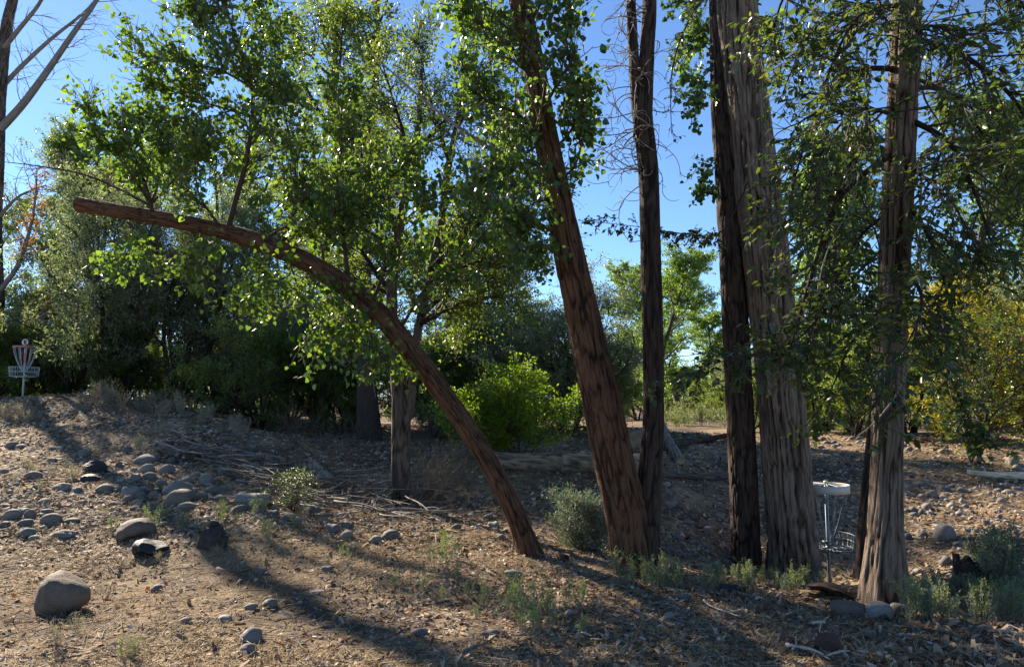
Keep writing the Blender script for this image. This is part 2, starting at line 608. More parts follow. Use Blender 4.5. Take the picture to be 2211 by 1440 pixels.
ys = [-40, -25, -15, -9, -5, -2, 0, 1.2, 2.2, 3.0]
y = 3.5
while y < 26:
    ys.append(y); y *= 1.0095
while y < 900:
    ys.append(y); y *= 1.09
ys = np.array(ys)
us = list(np.arange(-0.62, 0.6201, 0.0058))
u = 0.66
while u < 30:
    us = [-u] + us + [u]; u *= 1.16
us = np.array(us)
X = us[None, :] * np.maximum(ys + 3, 4.0)[:, None]
Y = np.broadcast_to(ys[:, None], X.shape)
Z = gz(X, Y)
idx = np.arange(X.size).reshape(X.shape)
q = np.stack([idx[:-1, :-1], idx[:-1, 1:], idx[1:, 1:], idx[1:, :-1]], -1).reshape(-1, 4)
m, nt, N, L, b, out = new_mat('woodland_soil')
tc = N.new('ShaderNodeTexCoord')
n1 = N.new('ShaderNodeTexNoise'); n1.inputs['Scale'].default_value = 0.8; n1.inputs['Detail'].default_value = 5
n2 = N.new('ShaderNodeTexNoise'); n2.inputs['Scale'].default_value = 14; n2.inputs['Detail'].default_value = 8; n2.inputs['Roughness'].default_value = 0.7
n3 = N.new('ShaderNodeTexNoise'); n3.inputs['Scale'].default_value = 75; n3.inputs['Detail'].default_value = 4
for n_ in (n1, n2, n3):
    L.new(tc.outputs['Object'], n_.inputs[0])
s1 = N.new('ShaderNodeMath'); s1.operation = 'MULTIPLY_ADD'; L.new(n1.outputs[0], s1.inputs[0]); s1.inputs[1].default_value = 0.95; s1.inputs[2].default_value = -0.33
s2 = N.new('ShaderNodeMath'); s2.operation = 'MULTIPLY_ADD'; L.new(n2.outputs[0], s2.inputs[0]); s2.inputs[1].default_value = 0.5; L.new(s1.outputs[0], s2.inputs[2])
s3 = N.new('ShaderNodeMath'); s3.operation = 'MULTIPLY_ADD'; L.new(n3.outputs[0], s3.inputs[0]); s3.inputs[1].default_value = 0.3; L.new(s2.outputs[0], s3.inputs[2])
r_ = ramp(N, [(0.28, (.034, .023, .016)), (0.45, (.10, .068, .044)), (0.62, (.23, .165, .095)), (0.8, (.40, .30, .175))])
L.new(s3.outputs[0], r_.inputs[0]); L.new(r_.outputs[0], b.inputs['Base Color'])
b.inputs['Roughness'].default_value = 0.95
b.inputs['Specular IOR Level'].default_value = 0.15
bp = N.new('ShaderNodeBump'); bp.inputs['Strength'].default_value = 0.8; bp.inputs['Distance'].default_value = 0.03
L.new(s3.outputs[0], bp.inputs['Height']); L.new(bp.outputs[0], b.inputs['Normal'])
M['soil'] = m
ground = obj('ground', mesh('ground', np.stack([X, Y, Z], -1).reshape(-1, 3), [q]), M['soil'])
tag(ground, kind='structure')


# ------------------------------------------------------------------ trunks
def trunk_mesh(mb, ctrl, seg=56, row=0.045, amp=0.05, ridges=1.0, flare=0.35, seed=0, base_len=0.35, lumps=0.06, freq=1.0, zf=3.4):
    """ctrl: (x,y,z,r) points from the foot up; adds a furrowed trunk"""
    ctrl = np.asarray(ctrl, float)
    n0 = np.linalg.norm(np.diff(ctrl[:, :3], axis=0), axis=1).sum()
    n = max(12, int(n0 / row))
    c = resample(ctrl, n)
    pts, r = c[:, :3], c[:, 3]
    t = nrm(np.gradient(pts, axis=0))
    ref = np.array([0, 1.0, 0.02])
    a = nrm(np.cross(ref, t)); bb = np.cross(t, a)
    th = np.arange(seg) * 2 * pi / seg
    s = np.concatenate([[0], np.cumsum(np.linalg.norm(np.diff(pts, axis=0), axis=1))])
    R = np.mean(r)
    C, S = np.cos(th)[None], np.sin(th)[None]
    tw = 0.25 * np.sin(s * 0.6 + seed)[:, None]
    ct, st = np.cos(th[None] + tw), np.sin(th[None] + tw)
    k = R * 36 * freq
    q = np.stack([ct * k + 0 * s[:, None], st * k + 0 * s[:, None], s[:, None] * zf * freq + 0 * ct], -1)
    wob = vnoise(np.stack([ct * 3, st * 3, s[:, None] * 5 + 0 * ct], -1), seed + 5)[..., None] * 0.35
    rg = 1 - np.exp(-(vnoise(q + wob, seed) / .17) ** 2)
    rg2 = 1 - np.exp(-(vnoise(q * np.array([1.9, 1.9, 1.7]) + 9 + wob, seed + 1) / .2) ** 2)
    ridge = np.clip(0.62 * rg + 0.38 * rg2, -0.6, 1)
    big = vnoise(np.stack([ct * 1.1, st * 1.1, s[:, None] * 0.9 + 0 * ct], -1), seed + 2)
    h = np.maximum(s - base_len, 0)[:, None]
    fl = flare * np.exp(-h / (1.6 * r[0] + 0.05)) * (1 + 0.45 * np.cos(5 * th[None] + seed) + 0.3 * np.cos(3 * th[None] + 2 * seed))
    rr = r[:, None] * (1 + lumps * big + fl) + amp * np.maximum(r[:, None], 0.05) * 2.2 * (ridge - 0.5) * ridges
    V = pts[:, None] + rr[..., None] * (a[:, None] * C[..., None] + bb[:, None] * S[..., None])
    ix = np.arange(n * seg).reshape(n, seg)
    qd = np.stack([ix[:-1], np.roll(ix, -1, 1)[:-1], np.roll(ix, -1, 1)[1:], ix[1:]], -1).reshape(-1, 4)
    co = np.stack([C * r[:, None], S * r[:, None], s[:, None] + 0 * C], -1) + seed
    mb.add(V.reshape(-1, 3), [qd], bark=co.reshape(-1, 3), ridge=np.clip(ridge, 0, 1).ravel())
    return pts, r, V[-1], (pts[-1], t[-1], a[-1], bb[-1])


def tp(*lst, k=1.0):
    """trunk control points from (px, py, depth, width_px)"""
    return [np.append(P(px, py, d), k * w * 0.5 * d / F) for px, py, d, w in lst]


def add_tubes(mb, pts, rad, sides=5):
    V, qd, co = tubes(pts, rad, sides)
    mb.add(V, [qd], bark=co, ridge=np.full(len(V), 0.55))


def px_limbs(lst, n=20):
    """limbs from lists of (px, py, depth), radii"""
    out = []
    for pts, r0, r1 in lst:
        p = resample([P(*q_) for q_ in pts], n)
        out.append((p, np.linspace(r0, r1, n)))
    return out


LEAF_PART_MESH = {}


def single_leaf(shape, mat):
    key = (shape, mat.name)
    if key not in LEAF_PART_MESH:
        sh, fc = LEAF[shape]
        # a blade with a little thickness
        V = np.concatenate([sh, sh + np.array([0, 0, -0.006])])
        k = len(sh)
        me = mesh('leaf', V, [np.concatenate([fc, (fc + k)[:, ::-1]])], True)
        me.materials.append(mat)
        LEAF_PART_MESH[key] = me
    return LEAF_PART_MESH[key]


def foliage(root, fr, shape, mat, origin, singles=0, name='foliage'):
    """singles: that many of the leaves that show largest become parts of their own"""
    p, axis, nv, sz = fr
    keep = np.ones(len(p), bool)
    if singles:
        toc = nrm(CAM - p)
        show = sz ** 2 * (0.15 + np.abs(np.sum(toc * nv, -1))) / np.sum((CAM - p) ** 2, -1)
        u_ = p[:, 0] / np.maximum(p[:, 1], .1)
        v_ = (p[:, 2] - 1.6) / np.maximum(p[:, 1], .1)
        show = np.where((np.abs(u_) < 0.7) & (v_ < 0.545), show, 0)
        best = np.argsort(-show)[:singles]
        me = single_leaf(shape, mat)
        for i in best:
            side = np.cross(axis[i], nv[i])
            o = obj('leaf', me, None, root)
            R = np.eye(4)
            R[:3, 0] = side * sz[i]; R[:3, 1] = axis[i] * sz[i]; R[:3, 2] = nv[i] * sz[i]; R[:3, 3] = p[i] - origin
            o.matrix_basis = mathutils.Matrix(R.tolist())
        keep[best] = False
    mb = MB()
    leaf_mesh(mb, (p[keep], axis[keep], nv[keep], sz[keep]), shape)
    o = obj(name, mb.build(name, False, origin), mat, root)
    o['kind'] = 'stuff'
    return o


def catfr(*frs):
    return tuple(np.concatenate([f[k] for f in frs]) for k in range(4))


def limb_twigs(limbs, dens, L2, L3, per3, t0=0.15, ang=(0.5, 1.1), grav=0.05, wander=0.14, lenfall=0.5):
    """side twigs of explicit limbs -> list of (pts, rad)"""
    res = []
    for p, r in limbs:
        ln = np.linalg.norm(np.diff(p, axis=0), axis=1).sum()
        k = max(2, int(ln * dens))
        p0, d0, rr, t = spawn(p[None], r[None], k, t0, 1.0, ang)
        l2 = rng.uniform(L2[0], L2[1], k) * (1 - lenfall * t)
        a, ar = grow(p0, d0, l2, np.minimum(rr * 0.6, 0.012), 0.003, 7, wander, grav)
        res.append((a, ar))
        p0, d0, rr, t = spawn(a, ar, per3, 0.15, 1.0, (0.4, 1.0))
        b_, br = grow(p0, d0, rng.uniform(L3[0], L3[1], len(p0)), 0.004, 0.002, 5, wander, grav * 0.6)
        res.append((b_, br))
    return res


def twigs_mesh(root, res, mat, origin, name='twigs', sides=4, limbs=None, lsides=8):
    mb = MB()
    for a, r in (limbs or []):
        add_tubes(mb, a[None], r[None], lsides)
    for a, r in res:
        add_tubes(mb, a, r, 3 if a.shape[1] == 5 else sides)
    o = obj(name, mb.build(name, True, origin), mat, root)
    o['kind'] = 'stuff'
    return o


def limb_objs(root, limbs, mat, origin, name='limb', sides=9):
    for a, r in limbs:
        mb = MB()
        add_tubes(mb, a[None], r[None], sides)
        obj(name, mb.build(name, True, origin), mat, root)


rng = np.random.default_rng(500)
# ---- the arched cottonwood, sawn off at its end
base = gp(1148, 1200)
D0 = base[1]
root = thing('cottonwood_tree', base, 'arching red-brown cottonwood bent over the clearing, its top sawn off', 'tree')
arch = tp((1175, 1250, D0, 66), (1148, 1200, D0, 62), (1108, 1100, D0 + .05, 55), (1050, 990, D0 + .15, 56), (985, 890, D0 + .25, 55),
          (905, 780, D0 + .35, 56), (835, 695, D0 + .45, 57), (760, 628, D0 + .55, 58), (665, 568, D0 + .65, 55), (560, 522, D0 + .75, 50), (460, 495, D0 + .85, 44),
          (350, 472, D0 + .95, 42), (250, 455, D0 + 1.05, 40), (170, 441, D0 + 1.15, 42), k=.76)
mb = MB()
pts, r, ring, (pe, te, ae, be) = trunk_mesh(mb, arch, 100, 0.03, 0.042, flare=0.12, seed=3, freq=1.5, lumps=0.05)
obj('trunk', mb.build('trunk', True, base), M['bark_red'], root)
mb = MB()
kk = len(ring)
mb.add(np.concatenate([ring, [pe + te * 0.004], ring + te * 0.002]), [np.array([[kk + 1 + i, kk + 1 + (i + 1) % kk, kk] for i in range(kk)])])
obj('sawn_end', mb.build('sawn_end', False, base), M['sawn'], root)
D = D0 + .8
live = px_limbs([
    ([(492, 497, D), (512, 420, D), (535, 330, D - .1), (545, 180, D - .1), (500, 60, D - .2), (470, -60, D - .2)], .035, .010),
    ([(545, 190, D - .1), (470, 150, D - .2), (380, 135, D - .3), (262, 108, D - .4)], .016, .004),
    ([(540, 250, D - .1), (450, 225, D), (380, 200, D), (315, 175, D)], .014, .004),
    ([(535, 300, D), (590, 200, D + .2), (590, 80, D + .3), (560, -40, D + .3)], .016, .005),
    ([(545, 180, D), (440, 60, D + .1), (400, -30, D + .1)], .014, .005),
    ([(325, 470, D + .1), (326, 442, D + .1), (295, 350, D), (240, 250, D)], .028, .005),
    ([(326, 442, D + .1), (350, 350, D + .2), (330, 240, D + .2)], .016, .004),
    ([(326, 442, D + .1), (250, 330, D - .2), (185, 240, D - .2)], .014, .004),
    ([(326, 442, D + .1), (420, 330, D), (400, 260, D - .2)], .014, .004),
    ([(600, 545, D - .1), (640, 430, D - .2), (625, 300, D - .3), (600, 190, D - .3)], .022, .005),
    ([(755, 622, D - .2), (742, 520, D - .2), (728, 400, D - .3), (742, 190, D - .4)], .026, .005),
    ([(740, 500, D - .2), (800, 430, D - .4), (900, 330, D - .5)], .016, .004),
    ([(700, 590, D - .2), (690, 500, D + .2), (650, 380, D + .3)], .018, .004),
    ([(800, 665, D - .3), (840, 560, D - .4), (880, 470, D - .5), (1000, 390, D - .6)], .022, .004),
    ([(860, 720, D - .4), (920, 620, D - .6), (1010, 540, D - .7), (1080, 470, D - .8)], .018, .004),
    ([(480, 495, D), (430, 420, D - .3), (420, 330, D - .4)], .018, .004),
    ([(335, 475, D + .1), (310, 520, D - .1), (250, 570, D - .2)], .012, .003),
    ([(430, 490, D), (420, 540, D - .2), (380, 590, D - .2)], .012, .003),
    ([(540, 515, D), (560, 590, D - .2), (540, 640, D - .3)], .012, .003),
    ([(620, 550, D - .1), (650, 640, D - .3), (690, 740, D - .3)], .012, .003),
    ([(700, 590, D - .2), (740, 660, D - .4), (760, 720, D - .5)], .010, .003),
    ([(810, 680, D - .3), (835, 750, D - .5), (858, 800, D - .5)], .008, .003),
    ([(560, 520, D), (660, 470, D - .4), (780, 440, D - .6)], .016, .004),
])
limb_objs(root, live, M['bark_mid'], base)
tw = limb_twigs(live, 22, (0.25, 0.95), (0.12, 0.36), 4, lenfall=.55)
twigs_mesh(root, tw, M['twig'], base)
frs = [leaf_frames(a, 4 if a.shape[1] == 5 else 6, 'hang', 0.066, spread=0.05) for a, _ in tw]
fr = catfr(*frs)
foliage(root, fr, 'cotton', M['cotton_leaf'], base, 290)
dead = px_limbs([([(326, 445, D + .1), (250, 405, D), (180, 377, D), (90, 360, D - .1), (10, 350, D - .1)], .018, .004)])
limb_objs(root, dead, M['bark_mid'], base, 'dead_limb')
tw = limb_twigs(dead, 12, (0.2, 0.5), (0.1, 0.25), 2, wander=0.25)
twigs_mesh(root, tw, M['dead_twig'], base, 'dead_twigs')

rng = np.random.default_rng(501)
# ---- the cottonwood with two stems
base = gp(1372, 1246)
D0 = base[1]
root = thing('cottonwood_tree', base, 'two-stemmed reddish brown cottonwood, one stem leaning and leafy, one bare', 'tree')
mb = MB()
trunk_mesh(mb, tp((1378, 1300, D0, 92), (1372, 1240, D0, 92), (1348, 1090, D0, 96), (1318, 960, D0, 94), (1283, 800, D0, 88), (1247, 630, D0, 80), (1212, 460, D0, 68),
                  (1180, 300, D0, 60), (1150, 130, D0, 56), (1118, -20, D0, 52), (1060, -330, D0 + .1, 38), (1010, -700, D0 + .2, 18), k=.86),
           140, 0.032, 0.05, flare=0.10, seed=8, freq=1.1)
obj('leaning_stem', mb.build('leaning_stem', True, base), M['bark_red'], root)
mb = MB()
stemB = tp((1395, 1290, D0 + .02, 50), (1394, 1220, D0 + .02, 52), (1402, 1060, D0 + .05, 50), (1411, 900, D0 + .1, 45), (1409, 700, D0 + .1, 45), (1404, 500, D0 + .12, 42), (1400, 370, D0 + .15, 42), (1388, 250, D0 + .18, 42),
           (1396, 120, D0 + .2, 32), (1402, 0, D0 + .2, 30), (1408, -300, D0 + .3, 20), (1410, -600, D0 + .3, 10))
trunk_mesh(mb, stemB, 96, 0.032, 0.05, flare=0.12, seed=12, freq=1.2)
trunk_mesh(mb, tp((1388, 330, D0 + .2, 22), (1377, 240, D0 + .2, 26), (1368, 120, D0 + .2, 22), (1362, 0, D0 + .2, 20), (1350, -300, D0 + .2, 10)), 40, 0.04, 0.05, flare=0, seed=14)
obj('bare_stem', mb.build('bare_stem', True, base), M['bark_dark'], root)
# curling dead shoots on the bare stem
hs = np.array([np.append(P(1372 + rng.uniform(-6, 25), yy, D0 + .18), yy) for yy in rng.uniform(-40, 400, 60)])
side = np.where(rng.uniform(size=60) < 0.8, -1.0, 1.0)
d0 = np.stack([side * rng.uniform(.5, 1, 60), rng.normal(0, .5, 60), rng.uniform(-.3, .7, 60)], -1)
a, ar = grow(hs[:, :3], d0, rng.uniform(.25, .75, 60), .007, .0025, 16, .05, 0, 0.26)
p0, dd, _, _ = spawn(a, ar, 3, .2, 1, (.5, 1.2))
b2, br = grow(p0, dd, rng.uniform(.1, .35, len(p0)), .004, .002, 12, .05, 0, 0.36)
twigs_mesh(root, [(a, ar), (b2, br)], M['dead_twig'], base, 'dead_twigs')
liveA = px_limbs([
    ([(1165, 200, D0), (1100, 100, D0 - .2), (1000, 20, D0 - .3), (960, -60, D0 - .3)], .03, .006),
    ([(1150, 110, D0), (1060, 40, D0 + .3), (980, 60, D0 + .5)], .02, .005),
    ([(1190, 330, D0), (1120, 250, D0 - .3), (1040, 210, D0 - .5), (990, 120, D0 - .5)], .02, .005),
    ([(1195, 360, D0), (1110, 330, D0 + .2), (1080, 260, D0 + .3)], .016, .004),
    ([(1170, 240, D0), (1210, 170, D0 - .3), (1240, 110, D0 - .4), (1200, 20, D0 - .4)], .018, .004),
    ([(1190, 330, D0), (1240, 270, D0 - .2), (1262, 180, D0 - .2)], .016, .004),
    ([(1200, 400, D0), (1245, 350, D0 - .2), (1262, 270, D0 - .2)], .014, .004),
    ([(1205, 430, D0), (1150, 440, D0 - .2), (1110, 480, D0 - .3)], .012, .003),
    ([(1225, 520, D0), (1170, 520, D0 - .2), (1130, 560, D0 - .3)], .010, .003),
    ([(1140, 60, D0), (1180, -20, D0 - .2), (1210, -120, D0 - .2)], .02, .005),
    ([(1180, 300, D0), (1080, 370, D0 - .5), (1010, 400, D0 - .6)], .014, .004),
    ([(1130, 20, D0), (1030, -60, D0), (950, -120, D0)], .02, .005),
])
limb_objs(root, liveA, M['bark_mid'], base)
tw = limb_twigs(liveA, 23, (0.2, 0.62), (0.12, 0.30), 4, lenfall=.6)
twigs_mesh(root, tw, M['twig'], base)
fr = catfr(*[leaf_frames(a, 4, 'hang', 0.064, spread=0.05) for a, _ in tw])
foliage(root, fr, 'cotton', M['cotton_leaf'], base, 290)
dead = px_limbs([([(1195, 400, D0 + .1), (1075, 333, D0 + .3), (950, 245, D0 + .5), (850, 160, D0 + .6), (800, 110, D0 + .6)], .030, .005),
                 ([(940, 240, D0 + .5), (860, 232, D0 + .4), (810, 260, D0 + .3)], .008, .003),
                 ([(990, 275, D0 + .4), (980, 320, D0 + .3), (975, 350, D0 + .3)], .007, .003)])
limb_objs(root, dead, M['bark_pale'], base, 'dead_limb')

rng = np.random.default_rng(502)
# ---- the dark straight trunk
base = gp(1612, 1243)
D0 = base[1] + 0.45
base = on_ground(P(1612, 1243, D0)[0], D0)
root = thing('cottonwood_tree', base, 'straight dark-barked cottonwood close beside the thick grey trunk', 'tree')
mb = MB()
trunk_mesh(mb, tp((1613, 1290, D0, 58), (1612, 1235, D0, 57), (1606, 1050, D0, 55), (1596, 850, D0, 54), (1583, 600, D0, 54), (1571, 400, D0, 48), (1556, 200, D0, 42), (1549, 0, D0, 36), (1538, -400, D0 + .2, 26), (1510, -800, D0 + .4, 15)),
           104, 0.032, 0.07, flare=0.12, seed=21, freq=1.1, zf=3.0)
obj('trunk', mb.build('trunk', True, base), M['bark_dark'], root)
live = px_limbs([
    ([(1545, 60, D0), (1500, 80, D0 + .3), (1470, 160, D0 + .4)], .014, .004),
    ([(1550, 140, D0), (1510, 180, D0 - .2), (1490, 280, D0 - .3)], .012, .004),
    ([(1540, 0, D0), (1490, -20, D0 + .2), (1450, 30, D0 + .3)], .014, .004),
    ([(1565, 330, D0), (1530, 360, D0 - .1), (1515, 420, D0 - .2)], .010, .003),
    ([(1530, -200, D0), (1420, -300, D0), (1300, -350, D0)], .03, .006),
    ([(1530, -250, D0), (1650, -380, D0 + .3), (1750, -420, D0 + .6)], .03, .006),
    ([(1520, -450, D0), (1450, -620, D0), (1380, -800, D0)], .03, .006),
    ([(1545, 60, D0), (1600, 20, D0 + .6), (1680, 60, D0 + 1.0)], .014, .004),
    ([(1550, 140, D0), (1500, 60, D0 + .7), (1480, 10, D0 + .9)], .014, .004),
])
limb_objs(root, live, M['bark_mid'], base)
tw = limb_twigs(live, 15, (0.2, 0.45), (0.1, 0.22), 3, grav=-.02)
twigs_mesh(root, tw, M['dark_twig'], base)
foliage(root, catfr(*[leaf_frames(a, 5, 'hang', 0.072, spread=0.03) for a, _ in tw]), 'cotton', M['cotton_leaf'], base, 120)

rng = np.random.default_rng(503)
# ---- the thick grey trunk
base = gp(1718, 1256)
D0 = base[1]
root = thing('elm_tree', base, 'thickest grey-brown trunk with long split bark and dark hollow scars', 'tree')
mb = MB()
trunk_mesh(mb, tp((1722, 1310, D0, 106), (1718, 1250, D0, 104), (1704, 1080, D0, 100), (1688, 880, D0, 97), (1667, 680, D0, 94), (1645, 480, D0, 94), (1622, 300, D0, 92), (1602, 130, D0, 90), (1588, -20, D0, 88),
                  (1560, -400, D0 + .2, 64), (1540, -900, D0 + .4, 30), k=.95),
           124, 0.042, 0.08, flare=0.14, seed=31, freq=0.85, lumps=0.09, zf=1.7)
obj('trunk', mb.build('trunk', True, base), M['bark_grey'], root)
# dark hollow scars in the bark
def scar(px, py, w, h, dd):
    m_ = MB()
    th = np.arange(14) * 2 * pi / 14
    c = P(px, py, dd)
    k = dd / F
    e = 1 + 0.3 * np.sin(3 * th + px)
    ring0 = np.stack([c[0] + np.cos(th) * w * k * .5 * e, np.full(14, c[1]) + 0.05, c[2] + np.sin(th) * h * k * .5 * e], -1)
    ring1 = ring0 * 1.0
    ring1[:, [0, 2]] = c[[0, 2]] + (ring0[:, [0, 2]] - c[[0, 2]]) * 0.55
    ring1[:, 1] -= 0.062
    ring2 = ring1.copy(); ring2[:, [0, 2]] = c[[0, 2]] + (ring1[:, [0, 2]] - c[[0, 2]]) * 0.5; ring2[:, 1] -= 0.008
    V = np.concatenate([ring0, ring1, ring2, [ring2.mean(0)]])
    i = np.arange(14); j = (i + 1) % 14
    m_.add(V, [np.concatenate([np.stack([i, j, j + 14, i + 14], -1), np.stack([i + 14, j + 14, j + 28, i + 28], -1)]), np.stack([i + 28, j + 28, np.full(14, 42)], -1)])
    return m_
live = px_limbs([
    ([(1575, -150, D0), (1480, -260, D0 - .3), (1380, -280, D0 - .6)], .05, .01),
    ([(1570, -250, D0), (1700, -420, D0), (1800, -480, D0)], .05, .01),
    ([(1550, -500, D0), (1500, -700, D0), (1420, -850, D0)], .05, .01),
    ([(1585, -10, D0 - .1), (1530, -10, D0 - .4), (1480, 60, D0 - .6), (1450, 160, D0 - .7), (1450, 290, D0 - .7)], .022, .004),
    ([(1620, 380, D0 - .2), (1560, 500, D0 - .4), (1480, 505, D0 - .7), (1380, 490, D0 - .9), (1270, 478, D0 - 1.0)], .012, .003),
])
limb_objs(root, live, M['bark_dark'], base)
tw = limb_twigs(live[:3], 12, (0.3, 0.6), (0.12, 0.25), 3, grav=-.05) + limb_twigs(live[3:4], 12, (0.15, 0.4), (0.08, 0.2), 2, grav=-.12) + limb_twigs(live[4:], 22, (0.10, 0.28), (0.06, 0.14), 2, grav=-.08, t0=.3)
twigs_mesh(root, tw, M['dark_twig'], base)
foliage(root, catfr(*[leaf_frames(a, 4, 'spray', 0.056) for a, _ in tw[:2 * 3]], *[leaf_frames(a, 2, 'spray', 0.05) for a, _ in tw[6:8]], *[leaf_frames(a, 5, 'spray', 0.055) for a, _ in tw[8:]]), 'elm', M['elm_leaf'], base, 100)

rng = np.random.default_rng(504)
# ---- the elm on the right with drooping leafy limbs
base = gp(1908, 1300)
D0 = base[1]
root = thing('elm_tree', base, 'grey elm trunk with drooping leafy limbs, behind two pale stones', 'tree')
mb = MB()
trunk_mesh(mb, tp((1909, 1350, D0, 84), (1908, 1295, D0, 78), (1910, 1180, D0, 68), (1914, 1000, D0, 62), (1920, 820, D0, 60), (1930, 600, D0, 58), (1940, 400, D0, 60), (1950, 200, D0, 60), (1958, 0, D0, 58), (1965, -400, D0 + .2, 44), (1970, -900, D0 + .3, 20)),
           104, 0.034, 0.07, flare=0.22, seed=41, freq=1.0, zf=1.9)
obj('trunk', mb.build('trunk', True, base), M['bark_grey'], root)
mb = MB()
trunk_mesh(mb, tp((1866, 1250, D0 + .45, 38), (1868, 1190, D0 + .45, 34), (1882, 1000, D0 + .35, 30), (1902, 800, D0 + .25, 28), (1912, 560, D0 + .2, 26), (1918, 380, D0 + .1, 22)), 40, 0.045, 0.06, flare=0.1, seed=44)
obj('second_stem', mb.build('second_stem', True, base), M['bark_dark'], root)
E = D0
elm = px_limbs([
    ([(1930, 330, E), (1820, 420, E - .3), (1750, 600, E - .6), (1700, 780, E - .8)], .028, .005),
    ([(1945, 250, E), (2050, 310, E - .3), (2110, 430, E - .5), (2150, 560, E - .6)], .028, .005),
    ([(1940, 420, E), (2000, 500, E - .2), (2050, 640, E - .3)], .024, .005),
    ([(1940, 150, E), (1830, 160, E - .2), (1750, 280, E - .4), (1705, 430, E - .5)], .026, .005),
    ([(1955, 80, E), (2080, 120, E - .3), (2200, 230, E - .5), (2270, 400, E - .5)], .028, .005),
    ([(1950, 10, E), (1850, 40, E - .4), (1780, 180, E - .6)], .024, .005),
    ([(1925, 520, E - .1), (1820, 620, E - .7), (1720, 735, E - 1.0), (1600, 770, E - 1.2), (1430, 812, E - 1.3)], .014, .002),
    ([(1940, 620, E), (2020, 740, E - .5), (2080, 880, E - .7), (2130, 960, E - .8)], .016, .003),
    ([(1950, 200, E), (2040, 200, E + .6), (2150, 330, E + 1.0), (2200, 470, E + 1.1)], .026, .005),
    ([(1940, 300, E), (1850, 330, E + .5), (1790, 480, E + .8), (1770, 650, E + .9)], .024, .005),
    ([(1945, 120, E), (1990, 60, E - .8), (2060, 80, E - 1.2), (2110, 200, E - 1.3)], .022, .004),
    ([(1930, 650, E - .1), (1850, 720, E - .5), (1790, 850, E - .6), (1740, 920, E - .7)], .014, .003),
    ([(1960, -60, E), (2070, -80, E - .2), (2220, 20, E - .4), (2320, 150, E - .5)], .028, .005),
    ([(1955, -120, E), (1820, -120, E - .3), (1700, -20, E - .5), (1660, 120, E - .6)], .028, .005),
    ([(1945, 560, E), (1990, 640, E - .9), (1960, 740, E - 1.3), (1900, 800, E - 1.5)], .014, .003),
    ([(1935, 250, E), (1850, 240, E - .9), (1770, 340, E - 1.2), (1720, 520, E - 1.3)], .018, .004),
    ([(1945, 350, E), (2040, 420, E - .8), (2090, 500, E - 1.0), (2120, 570, E - 1.0)], .018, .004),
    ([(1930, 450, E), (1850, 520, E + .6), (1800, 640, E + .9), (1790, 800, E + 1.0)], .018, .004),
    ([(1940, 90, E), (1880, 20, E + .5), (1760, 60, E + .8), (1690, 200, E + .9)], .02, .004),
    ([(1950, 160, E), (2080, 220, E + .9), (2170, 320, E + 1.4), (2220, 460, E + 1.5)], .02, .004),
])
limb_objs(root, elm, M['bark_dark'], base)
tw = limb_twigs(elm[:6] + elm[8:11] + elm[12:], 20, (0.3, 0.9), (0.12, 0.32), 4, grav=-.05, wander=.16)
tw2 = limb_twigs([elm[6], elm[7], elm[11]], 20, (0.15, 0.45), (0.08, 0.2), 3, grav=-.04)
twigs_mesh(root, tw + tw2, M['dark_twig'], base)
foliage(root, catfr(*[leaf_frames(a, 4, 'spray', 0.064) for a, _ in tw], *[leaf_frames(a, 4, 'spray', 0.064) for a, _ in tw2]), 'elm', M['elm_leaf'], base, 290)
# bare hanging vines and dead sticks on the elm
hang = px_limbs([
    ([(1975, 480, E - .2), (1990, 620, E - .4), (1960, 800, E - .5), (1900, 900, E - .5), (1840, 950, E - .5)], .011, .005),
    ([(1990, 330, E - .2), (1985, 520, E - .3), (1965, 700, E - .3)], .009, .004),
    ([(1880, 150, E - .3), (1850, 400, E - .5), (1780, 560, E - .7), (1745, 760, E - .7)], .008, .003),
    ([(1735, 620, E - .8), (1790, 640, E - .8), (1830, 690, E - .8)], .006, .003),
    ([(2030, 300, E - .4), (2060, 500, E - .6), (2085, 680, E - .6)], .010, .003),
])
limb_objs(root, hang, M['dead_twig'], base, 'hanging_vine', 6)


rng = np.random.default_rng(505)
